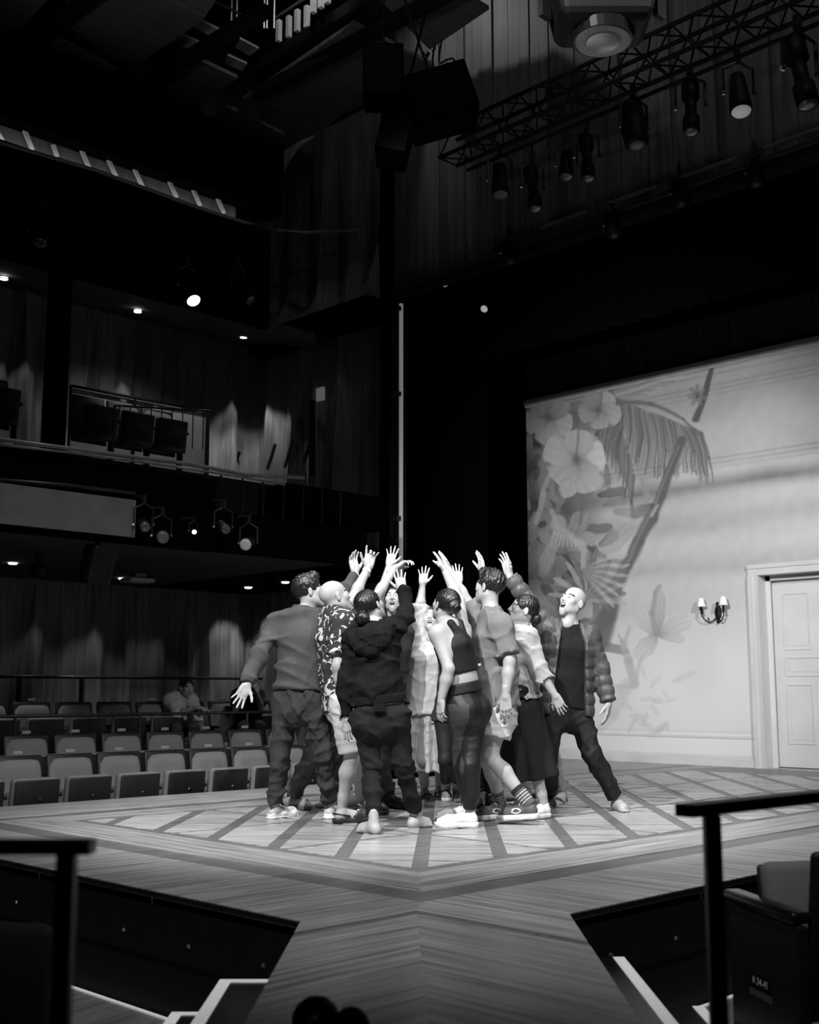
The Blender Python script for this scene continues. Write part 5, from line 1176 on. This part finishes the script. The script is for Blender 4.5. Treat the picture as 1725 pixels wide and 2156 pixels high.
p.cloth('trousers', p.hipblock(.040, .2)+[ell(p.J['hL']-p.fwd*.045-z_*.02, (.10, .10, .11))+(.04,), ell(p.J['hR']-p.fwd*.045-z_*.02, (.10, .10, .11))+(.04,)]+p.leg('L', .010, 1.90, (.094, .062, .048))+p.leg('R', .010, 1.90, (.094, .062, .048)), TR, dict(amp=.014, seed=33, wl=(.08, .18), horiz=.7, n=9, cov=.4))
q_ = lerp(p.J['pel'], p.J['nk'], .11)-p.fwd*.150; mic = MB().obox(q_, p.sideL*.035, p.fwd*.014, z_*.026).build('belt_pack', BLACKG, p.root)
p.cloth('undershirt_collar', [cap(p.J['nk']+z_*.012+p.fwd*.0, p.J['nk']+z_*.05+p.fwd*.012, .066, .060, 3)], mat('collar_pale', .6, .9), h=.008)
p.cloth('watch', [cap(lerp(p.J['wR'], p.J['eR'], -.02), lerp(p.J['wR'], p.J['eR'], .10), .031, .032, 3)], mat('watch_pale', .6, .4), h=.006)
p.finish()
# D: smiling person behind the raised hand
p = Person('smiling dark haired person half hidden behind the hoodie woman\'s raised hand', dz(835, 1702), .97, fem=True)
p.foot('R', (812, 1700), (846, 1704), 'boot').foot('L', (785, 1695), (812, 1700), 'boot')
p.j(hR=(792, 1508, .02), hL=(830, 1508, .05), kR=(800, 1606, -.02), kL=(812, 1606, .03), nk=(826, 1312, .04), sR=(794, 1330, .02), sL=(852, 1334, .10), eR=(801, 1262, .02), wR=(820, 1190, .0), eL=(846, 1410, .12), wL=(830, 1470, .0))
p.head(829, 1262, .02, (-.10, .30, -1), (0, 1, 0), 'pulled', .7, seed=9)
p.hand('R', (833, 1136), .0, (-.1, .1, -1), .08, 1.0).hand('L', (822, 1505), -.05, (.3, 0, .8), .3, .4)
p.start(); DK = mat('dark_top', .02, .9); 
p.cloth('top', p.torso(.024, -.05)+p.shoulder(.018)+p.arm('R', .018, .7)+p.arm('L', .02, 1.9), DK, dict(amp=.005, seed=41))
p.cloth('trousers', p.hipblock(.016)+p.leg('R', .02, 1.9)+p.leg('L', .02, 1.9), mat('dark_denim', .018, .85), dict(amp=.005, seed=42))
for q in 'LR': a, M, k_, so = p.feet[q]; shoe_parts('boot', p.z, a, M, mat('boot_black', .012, .4), BLACK, p.root, q == 'L')
p.finish()
# E: woman in pale loose dress, both arms raised
p = Person('woman in a long pale linen dress and sandals raising both arms, facing the camera', dz(905, 1690), .96, fem=True)
p.foot('R', (893, 1679), (914, 1691), 'sandal').foot('L', (925, 1674), (935, 1686), 'sandal')
p.j(hR=(893, 1512, .0), hL=(930, 1512, .02), kR=(890, 1600, -.03), kL=(928, 1600, -.02), nk=(908, 1343, .0), sR=(884, 1358, .0), sL=(952, 1352, .02), eR=(884, 1288, -.02), wR=(890, 1231, -.05), eL=(974, 1290, -.02), wL=(967, 1226, -.05))
p.head(906, 1305, -.02, (-.05, .45, -1), (0, 1, 0), 'pulled', .5, seed=13)
p.hand('R', (895, 1184), -.06, (0, .1, -1), .05, .9).hand('L', (962, 1184), -.06, (-.1, .1, -1), .12, .8)
p.legs = 1.; p.start(); LN = mat('linen_pale', .50, .9, ((60, 60, 8), .1, 3), spec=.1)
J = p.J; hem = lerp(p.J['kR'], p.J['aR'], .28)*.5+lerp(p.J['kL'], p.J['aL'], .28)*.5
p.cloth('dress', p.torso(.035, .05, .95, (1.05, 1.1, 1.05))+p.shoulder(.028)+p.arm('R', .03, 1.25, (.055, .055, .05))+p.arm('L', .03, 1.25, (.055, .055, .05))+[ecap(p.chs, hem, p.sideL, (.185, .14), (.235, .19), 2, None, (9, .002, .016))], LN, dict(amp=.007, seed=51, wl=(.06, .16), horiz=-.3))
for q in 'LR': a, M, k_, so = p.feet[q]; shoe_parts('sandal', p.z, a, M, mat('sandal_dark', .03, .5), mat('sandal_sole', .12, .6), p.root, q == 'L')
p.finish()
# N: hidden person in dark leggings with striped socks, behind F
p = Person('person in dark leggings, striped socks and grey trainers mostly hidden behind the crop top woman', dz(945, 1697), .95, fem=True)
p.foot('R', (938, 1683), (950, 1698), 'sneaker').foot('L', (962, 1684), (972, 1692), 'sneaker')
p.j(hR=(936, 1508, .0), hL=(975, 1508, .02), kR=(938, 1600, -.04), kL=(962, 1600, .0), nk=(968, 1335, .04), sR=(940, 1355, .02), sL=(1000, 1352, .08), eR=(948, 1420, -.02), wR=(958, 1470, -.12), eL=(1004, 1420, .02), wL=(990, 1480, -.06))
p.head(962, 1297, .02, (-.3, .4, -.9), (0, 1, 0), 'pulled', 0, seed=14)
p.hand('R', (964, 1505), -.14, (.3, 0, .8), .3, .3).hand('L', (985, 1515), -.08, (-.3, 0, .8), .3, .3)
p.start(); p.cloth('top', p.torso(.022, -.08)+p.shoulder(.016)+p.arm('R', .018, 1.9)+p.arm('L', .018, 1.9), mat('charcoal_top', .03, .9), dict(amp=.005, seed=61))
p.cloth('leggings', p.hipblock(.008)+p.leg('R', .008, 1.72, (.084, .054, .04))+p.leg('L', .008, 1.72, (.084, .054, .04)), mat('leggings_black', .02, .6), dict(amp=.002, seed=62))
def sock(p, q, a, b, r0, r1, m, stripes, sm):
    A_, K_ = p.J['a'+q], p.J['k'+q]; so = p.cloth('sock', [cap(lerp(A_, K_, a), lerp(A_, K_, b), r0, r1, 3)], m, h=.0065)
    for t in stripes: p.cloth('stripe', [cap(lerp(A_, K_, t), lerp(A_, K_, t+.022), lerp(r0, r1, t/b)+.0015, lerp(r0, r1, t/b)+.0015, 3)], sm, h=.005, parent=so)
SG = mat('trainer_grey', .30, .6); SOCKW = mat('sock_white', .6, .9); SOCKD = mat('sock_dark', .02, .9); SOCKG = mat('sock_grey', .10, .9)
for q in 'LR': sock(p, q, -.05, .30, .042, .046, SOCKW, (.20, .25), SOCKD); a, M, k_, so = p.feet[q]; shoe_parts('sneaker', p.z, a, M, SG, WHITE, p.root, q == 'L')
p.finish()
# F: woman in crop top and leggings, back turned
p = Person('woman in dark crop top and panelled leggings with bright white trainers, back turned', dz(975, 1745), .95, fem=True)
p.foot('R', (1006, 1742), (934, 1742), 'sneaker').foot('L', (1000, 1727), (938, 1728), 'sneaker')
p.j(hL=(968, 1490, -.06), hR=(1002, 1488, .06), kR=(990, 1612, -.02), kL=(975, 1606, .12), nk=(946, 1312, .0), sL=(921, 1334, -.09), sR=(975, 1330, .10), eL=(945, 1408, -.16), wL=(929, 1474, -.14), eR=(968, 1266, .24), wR=(937, 1201, .34))
p.J['aL'] = p.J['aL']
p.head(938, 1275, .04, (-.52, .35, .78), (.12, 1, 0), 'bun_back', 0, seed=15)
p.hand('L', (926, 1526), -.13, (.7, 0, .5), .30, .35).hand('R', (914, 1153), .36, (-.7, .2, .2), .12, .6)
p.start(); CT = mat('crop_top', .012, .6, spec=.3); LG = mat('leggings_dark', .012, .5, spec=.35); LGP = mat('leggings_panel', .05, .55)
J = p.J; U = J['nk']; bk = -p.fwd; sd = p.sideU
p.cloth('crop_top', [ecap(lerp(J['pel'], J['nk'], .40), p.chs, sd, (.140, .110), (.148, .112), 1), ecap(p.chs, lerp(J['pel'], J['nk'], .80), sd, (.146, .112), (.11, .10), 2), cap(lerp(J['pel'], U, .74)+bk*.080, U+bk*.056+sd*.045-z_*.01, .044, .026)+(.02,), cap(lerp(J['pel'], U, .74)+bk*.080, U+bk*.056-sd*.045-z_*.01, .044, .026)+(.02,),
       cap(U+bk*.05+sd*.04-z_*.01, lerp(J['pel'], U, .74)-bk*.08+sd*.07, .018, .03), cap(U+bk*.05-sd*.04-z_*.01, lerp(J['pel'], U, .74)-bk*.08-sd*.07, .018, .03)], CT, h=.008, k=.02)
MB().obox(lerp(J['pel'], U, .46)+bk*.118+sd*.075, sd*.010, bk*.003, z_*.007).build('label_tab', WHITE, p.root)
def panelf(C_):
    K = p.J['kL']; v = (C_-p.J['hL'])@unit(-p.sideL-.0*p.fwd); rel = (C_[:, 2]); fr = (C_-(p.J['hL']*.5+p.J['kL']*.5))@unit(-vdir(1, 0, 0)*1.0-vdir(0, 0, 1)*.35)
    return ((fr > .022) & (rel < p.J['pel'][2]+.02)).astype(int)
p.cloth('leggings', p.hipblock(.014, .26)+[ell(lerp(J['hL'], J['hR'], .12)+bk*.05-z_*.03, (.085, .085, .10))+(.03,), ell(lerp(J['hL'], J['hR'], .88)+bk*.05-z_*.03, (.085, .085, .10))+(.03,)]+p.leg('L', .008, 1.90, (.090, .062, .042))+p.leg('R', .008, 1.92, (.090, .062, .042))+[cap(lerp(p.J['k'+q], p.J['a'+q], .1), lerp(p.J['k'+q], p.J['a'+q], .6)-p.feet[q][1][1]*.012, .060, .054)+(.03,) for q in 'LR'], LG, dict(amp=.002, seed=72, wl=(.03, .07)), mats=[LG, LGP], mfun=panelf)
p.cloth('waistband', [ecap(lerp(J['pel'], J['nk'], .16), lerp(J['pel'], J['nk'], .285), p.sideL, (.150, .114), (.142, .106), 3)], LG, h=.008)
WT = mat('white_trainer', .85, .55)
for q in 'LR': a, M, k_, so = p.feet[q]; shoe_parts('sneaker', p.z*1.04, a, M, WT, WT, p.root, q == 'L')
p.finish()
# I: dark clothed person behind G
p = Person('person in dark top peering out behind the T-shirt man, hand raised', dz(1015, 1700), 1.0)
p.foot('R', (1000, 1697), (1010, 1706), 'sneaker').foot('L', (1030, 1697), (1042, 1704), 'sneaker')
p.j(hR=(1000, 1505, .0), hL=(1040, 1505, .0), kR=(1002, 1600, -.03), kL=(1038, 1600, -.03), nk=(1004, 1348, .0), sR=(972, 1366, .0), sL=(1036, 1364, .0), eR=(975, 1440, .0), wR=(985, 1490, -.1), eL=(1030, 1290, -.02), wL=(1017, 1204, -.04))
p.head(1000, 1306, -.02, (-.5, .35, -.8), (0, 1, 0), 'short', .2, seed=16)
p.hand('L', (1007, 1142), -.05, (-.8, 0, -.3), .15, .5).hand('R', (990, 1530), -.1, (.3, 0, .8), .3, .3)
p.start(); p.cloth('top', p.torso(.024, -.05)+p.shoulder(.018)+p.arm('L', .02, 1.35)+p.arm('R', .02, 1.9), mat('black_top', .014, .9), dict(amp=.005, seed=81))
p.cloth('trousers', p.hipblock(.016)+p.leg('R', .018, 1.92)+p.leg('L', .018, 1.92), mat('black_trousers', .012, .9), dict(amp=.005, seed=82))
for q in 'LR': a, M, k_, so = p.feet[q]; shoe_parts('sneaker', p.z, a, M, mat('trainer_black', .02, .6), BLACK, p.root, q == 'L')
p.finish()
# G: young man in T-shirt and pale shorts, in profile
p = Person('young man in grey T-shirt, pale shorts and striped socks, profile to the left', dz(1075, 1732), 1.02)
p.foot('L', (1132, 1724), (1054, 1733), 'sneaker', .10, .045).foot('R', (1066, 1722), (1012, 1727), 'sneaker')
p.j(hL=(1050, 1500, -.08), hR=(1058, 1498, .10), kL=(1032, 1594, -.06), kR=(1026, 1600, .10), nk=(1034, 1290, .02), sL=(1056, 1318, -.15), sR=(1020, 1312, .18), eL=(1073, 1394, -.20), wL=(1065, 1464, -.24), eR=(984, 1268, .30), wR=(948, 1206, .38))
p.head(1031, 1236, .04, (-.74, .18, .60), (.05, 1, 0), 'quiff', 0, seed=17)
p.hand('L', (1066, 1522), -.24, (.2, 0, 1), .30, .3).hand('R', (930, 1160), .40, (-.7, .2, .3), .1, .5)
p.legs = 1.; p.start(); TG = mat('tee_grey', .20, .9, ((150, 150, 150), .12, 2), spec=.1); SHW = mat('shorts_pale', .58, .85)
p.cloth('t_shirt', p.torso(.030, .05, .95, (1.04, 1.12, 1.06))+p.shoulder(.02)+p.arm('L', .028, .80)+p.arm('R', .028, .8), TG, dict(amp=.010, seed=91, wl=(.08, .2), horiz=-.2))
p.cloth('shorts', p.hipblock(.016)+p.leg('L', .022, .50, (.096, .112, .05))+p.leg('R', .022, .50, (.096, .112, .05)), SHW, dict(amp=.005, seed=92, wl=(.06, .14)))
TRG = mat('trainer_dark', .10, .6)
for q in 'LR': sock(p, q, -.05, .30, .044, .047, SOCKG, (.04, .09, .14, .19), WHITE); a, M, k_, so = p.feet[q]; shoe_parts('sneaker', p.z*1.06, a, M, TRG, WT, p.root, q == 'L')
for q in 'LR':
    a, M, k_, so = p.feet[q]; shoe_ = [c for c in p.root.children if c.name.startswith('shoe')][-2 if q == 'L' else -1]; x_ = -.0405
    for pts in ([(x_, .125+.034*math.cos(t), .056+.014*math.sin(t)) for t in np.linspace(.4, 6.0, 14)], [(x_+.001, .16-.07*t, .048+.022*math.sin(t*3)) for t in np.linspace(0, 1, 8)]):
        mb = MB().tube(pts, .0042, 5); mb.v = [tuple(np.array(v_)*p.z*1.06@M+a) for v_ in mb.v]; mb.build('side_mark', WHITE, shoe_, True)
bq = onD(1028, 1524, depth(lerp(p.J['hL'], p.J['kL'], .42))-.128); MB().tube([bq, bq+vdir(-.3, 0, -1)*.006], [.020, .018], 16).build('round_badge', mat('badge_grey', .28, .6), p.root)
for q in 'L': A_, K_ = p.J['aL'], p.J['kL']; p.cloth('sock_cuff', [cap(lerp(A_, K_, .25), lerp(A_, K_, .33), .049, .050, 3)], SOCKD, h=.006)
p.finish()
# H: woman in pale sweatshirt, dark long skirt, profile
p = Person('woman in pale sweatshirt and long dark skirt, face upturned in profile', dz(1130, 1722), .97, fem=True)
p.foot('L', (1156, 1721), (1098, 1727), 'sneaker').foot('R', (1110, 1710), (1060, 1714), 'sneaker')
p.j(hL=(1098, 1490, -.08), hR=(1098, 1488, .10), kL=(1118, 1592, -.04), kR=(1090, 1592, .10), nk=(1088, 1322, .02), sL=(1108, 1344, -.13), sR=(1078, 1338, .15), eL=(1133, 1406, -.18), wL=(1169, 1464, -.20), eR=(1045, 1330, .34), wR=(1030, 1270, .42))
p.head(1102, 1285, .0, (-.93, .30, -.12), (.28, 1, 0), 'pulled', .15, seed=18)
p.hand('L', (1190, 1506), -.20, (.3, .2, 1), .25, .5).hand('R', (1020, 1225), .44, (-.6, 0, .4), .2, .4)
p.legs = 1.; p.start(); SS = mat('sweatshirt_pale', .40, .9, ((120, 120, 120), .12, 2), spec=.1); SK = mat('skirt_dark', .011, .85)
so_ = p.cloth('sweatshirt', p.torso(.034, .12, .95, (1.0, 1.1, 1.04))+p.shoulder(.024)+p.arm('L', .018, 1.45, (.05, .046, .046))+p.arm('R', .026, 1.9), SS, dict(amp=.014, seed=101, wl=(.07, .14), horiz=.5, n=9))
hm = lerp(p.J['kL'], p.J['aL'], .42)*.5+lerp(p.J['kR'], p.J['aR'], .42)*.5
p.cloth('skirt', [ecap(lerp(p.J['pel'], p.J['nk'], .25), p.J['pel'], p.sideL, (.150, .118), (.178, .145), 1), ecap(p.J['pel'], hm+vdir(1, 0, 0)*.02, p.sideL, (.178, .145), (.19, .20), 2, None, (7, .003, .015))], SK, dict(amp=.004, seed=102, wl=(.08, .2), horiz=-.5))
bl_ = lerp(p.J['pel'], p.J['nk'], .20)-p.sideL*.15; p.cloth('waist_pouch', [ell(bl_+p.fwd*.02, (.07, .07, .055)), ecap(lerp(p.J['pel'], p.J['nk'], .17), lerp(p.J['pel'], p.J['nk'], .24), p.sideL, (.17, .135), (.168, .132), 3)], BLACKG, h=.009)
for q in 'LR': a, M, k_, so = p.feet[q]; shoe_parts('sneaker', p.z, a, M, WT, WT, p.root, q == 'L')
p.finish()
# J: person in light jeans hidden behind H and K
p = Person('person in light jeans and sandals almost hidden behind the skirt woman', dz(1180, 1690), 1.0)
p.foot('L', (1190, 1688), (1170, 1694), 'sandal').foot('R', (1150, 1680), (1130, 1684), 'sandal')
p.j(hL=(1140, 1502, -.06), hR=(1120, 1502, .08), kL=(1164, 1600, -.04), kR=(1130, 1600, .06), nk=(1118, 1352, .0), sL=(1130, 1370, -.14), sR=(1106, 1368, .14), eL=(1136, 1440, -.16), wL=(1110, 1480, -.2), eR=(1090, 1430, .16), wR=(1075, 1480, .1))
p.head(1112, 1316, .0, (-.9, .2, -.1), (0, 1, 0), 'short', 0, seed=19)
p.hand('L', (1095, 1510), -.2, (.3, 0, .8), .3, .3).hand('R', (1060, 1500), .1, (.3, 0, .8), .3, .3)
p.start(); p.cloth('shirt', p.torso(.024, -.05)+p.shoulder(.018)+p.arm('L', .02, 1.9)+p.arm('R', .02, 1.9), mat('navy_top', .03, .9), dict(amp=.005, seed=111))
p.cloth('jeans', p.hipblock(.016)+p.leg('L', .018, 1.95)+p.leg('R', .018, 1.95), mat('light_denim', .38, .9), dict(amp=.006, seed=112))
for q in 'LR': a, M, k_, so = p.feet[q]; shoe_parts('sandal', p.z, a, M, mat('sandal_grey', .2, .5), mat('sandal_pale', .5, .6), p.root, q == 'L')
p.finish()
# L: person in jeans behind the left man
p = Person('person in faded jeans and pale canvas shoes striding behind the sweater man', dz(635, 1704), 1.0)
p.foot('R', (604, 1701), (668, 1708), 'sneaker').foot('L', (712, 1698), (760, 1700), 'sneaker')
p.j(hR=(672, 1500, -.05), hL=(690, 1500, .14), kR=(662, 1590, -.02), kL=(715, 1592, .14), nk=(712, 1318, .05), sR=(728, 1335, -.12), sL=(700, 1330, .18), eR=(788, 1262, .0), wR=(832, 1196, .06), eL=(716, 1410, .25), wL=(735, 1470, .28))
p.head(714, 1276, .06, (.9, .3, .2), (0, 1, 0), 'short', 0, seed=20)
p.hand('R', (858, 1180), .06, (.4, -.9, -.1), .5, .4).hand('L', (745, 1505), .3, (.3, 0, .8), .3, .3)
p.start(); p.cloth('top', p.torso(.024, -.05)+p.shoulder(.018)+p.arm('R', .018, .8)+p.arm('L', .018, .8), mat('maroon_top', .03, .9), dict(amp=.005, seed=121))
p.cloth('jeans', p.hipblock(.016)+p.leg('R', .020, 1.93, (.09, .068, .066))+p.leg('L', .020, 1.93, (.09, .068, .066)), mat('faded_denim', .09, .9, ((40, 40, 12), .3, 3)), dict(amp=.011, seed=122, wl=(.08, .16), horiz=.8, n=8))
for q in 'LR': a, M, k_, so = p.feet[q]; shoe_parts('sneaker', p.z*1.02, a, M, mat('canvas_pale', .34, .8), mat('canvas_sole', .15, .7), p.root, q == 'L')
p.finish()
# K: bald man in puffer jacket, facing the camera
p = Person('bald barefoot man in open puffer jacket shouting upward, rightmost of the huddle', dz(1240, 1710), 1.03)
p.foot('L', (1294, 1705), (1332, 1714)).foot('R', (1156, 1696), (1170, 1708))
p.j(hR=(1166, 1496, -.02), hL=(1218, 1494, .02), kR=(1154, 1590, -.06), kL=(1246, 1588, -.02), nk=(1200, 1318, .0), sR=(1158, 1326, .0), sL=(1240, 1338, .02), eR=(1112, 1268, .0), wR=(1073, 1210, -.02), eL=(1263, 1406, .0), wL=(1282, 1480, -.06))
p.head(1206, 1268, -.03, (-.62, .42, -.68), (.34, 1, .1), None, 1.)
p.hand('R', (1057, 1156), -.02, (-.75, .1, -.6), .12, .45).hand('L', (1277, 1526), -.08, (-.7, 0, .3), .28, .4)
p.arms = .7; p.start(); PF = mat('puffer_grey', .075, .45, ((14, 14, 14), .15, 3), spec=.4); TB = mat('tee_black', .006, .9); TK = mat('trousers_black', .011, .75)
J = p.J; fw = p.fwd
p.cloth('t_shirt', p.torso(.020, .02, .95, (1., 1.05, 1.))+p.shoulder(.012)+p.arm('R', .012, .5)+p.arm('L', .012, .5), TB, dict(amp=.004, seed=131, wl=(.08, .18), horiz=-.2))
wedge = [ecap(lerp(J['pel'], J['nk'], -.3)+fw*.14, lerp(J['pel'], J['nk'], 1.3)+fw*.16, p.sideU, (.150, .16), (.075, .12)), cap(J['nk']-z_*.05, J['hd']+z_*.1, .072, .09), ell(lerp(J['pel'], J['nk'], .0)+fw*.16-p.sideU*-.02, (.13, .13, .2))]
ja = p.cloth('puffer_jacket', p.torso(.052, -.06, .98, (1.0, 1.12, 1.06), (.013, .085))+p.shoulder(.034)+p.arm('R', .028, 1.94, None, (.011, .075))+p.arm('L', .028, 1.96, None, (.011, .075)), PF, dict(amp=.004, seed=132, wl=(.03, .07), horiz=-.3), subs=[w+(.012,) for w in wedge], h=.0095)
for q in (-1, 1): p.cloth('collar', [cap(J['nk']+p.sideU*q*.07-fw*.04+z_*.0, J['nk']+p.sideU*q*.085+fw*.055-z_*.03, .030, .026), cap(J['nk']+p.sideU*q*.07-fw*.04, J['nk']-fw*.075+z_*.01, .030, .030)], PF, h=.009, parent=ja)
p.cloth('trousers', p.hipblock(.018, .16)+p.leg('R', .016, 1.95, (.092, .066, .054))+p.leg('L', .016, 1.93, (.092, .066, .054)), TK, dict(amp=.013, seed=133, wl=(.09, .22), horiz=.1, n=8))
p.finish()
for q in (5, 6): lower_pan(row3[q])
# ---------------------------------------------------------------- two people watching from the third row
def sitter(lab, px, top, m, lean, seed):
    c = onY(px, 1500, 12.12); d = depth(c); p = Person(lab, d, .98, SKIN2, 'people seated in the third row'); return p
p = sitter('seated person in pale shirt pointing with one arm, in the third row', 395, 0, 0, 0, 1)
p.j(hL=(392, 1528, .10), hR=(365, 1528, .10), kL=(408, 1532, -.38), kR=(372, 1534, -.38), aL=(410, 1610, -.45), aR=(375, 1612, -.45), nk=(378, 1462, .02), sL=(402, 1474, .0), sR=(358, 1474, -.04), eR=(372, 1502, -.16), wR=(408, 1492, -.22), eL=(418, 1508, -.12), wL=(424, 1492, -.26))
p.head(393, 1448, -.05, (.6, -.1, -.75), (0, 1, 0), 'short', 0, seed=23)
p.hand('R', (440, 1488), -.24, (0, -1, -.2), .3, .3, 'point').hand('L', (448, 1498), -.28, (-.2, -1, 0), .5, .3)
p.start(); p.cloth('shirt', p.torso(.03, -.05, .95, (1.05, 1.15, 1.05))+p.shoulder(.022)+p.arm('R', .03, 1.2)+p.arm('L', .03, 1.2), mat('shirt_pale', .45, .9), dict(amp=.007, seed=141))
p.cloth('trousers', p.hipblock(.016)+p.leg('L', .02, 1.95)+p.leg('R', .02, 1.95), mat('trousers_dim', .03, .9), dict(amp=.005, seed=142)); p.finish()
p = sitter('seated person in dark top with hands at face, partly behind the sweater man\'s hand', 525, 0, 0, 0, 2)
p.j(hL=(540, 1526, .10), hR=(513, 1526, .10), kL=(548, 1530, -.38), kR=(512, 1532, -.38), aL=(548, 1608, -.45), aR=(514, 1610, -.45), nk=(522, 1452, .02), sL=(544, 1464, .0), sR=(500, 1464, .0), eR=(496, 1494, -.18), wR=(512, 1462, -.22), eL=(552, 1496, -.14), wL=(541, 1460, -.22))
p.head(523, 1434, -.05, (.2, -.1, -.9), (0, 1, 0), 'long', 0, seed=24)
p.hand('R', (520, 1442), -.2, (.6, 0, .6), .5, .3).hand('L', (536, 1440), -.2, (-.6, 0, .6), .5, .3)
p.start(); p.cloth('top', p.torso(.026, -.05)+p.shoulder(.018)+p.arm('R', .02, .7)+p.arm('L', .02, .7), mat('top_black2', .012, .9), dict(amp=.005, seed=151))
p.cloth('trousers', p.hipblock(.016)+p.leg('L', .02, 1.95)+p.leg('R', .02, 1.95), mat('trousers_dim', .03, .9), dict(amp=.005, seed=152)); p.finish()
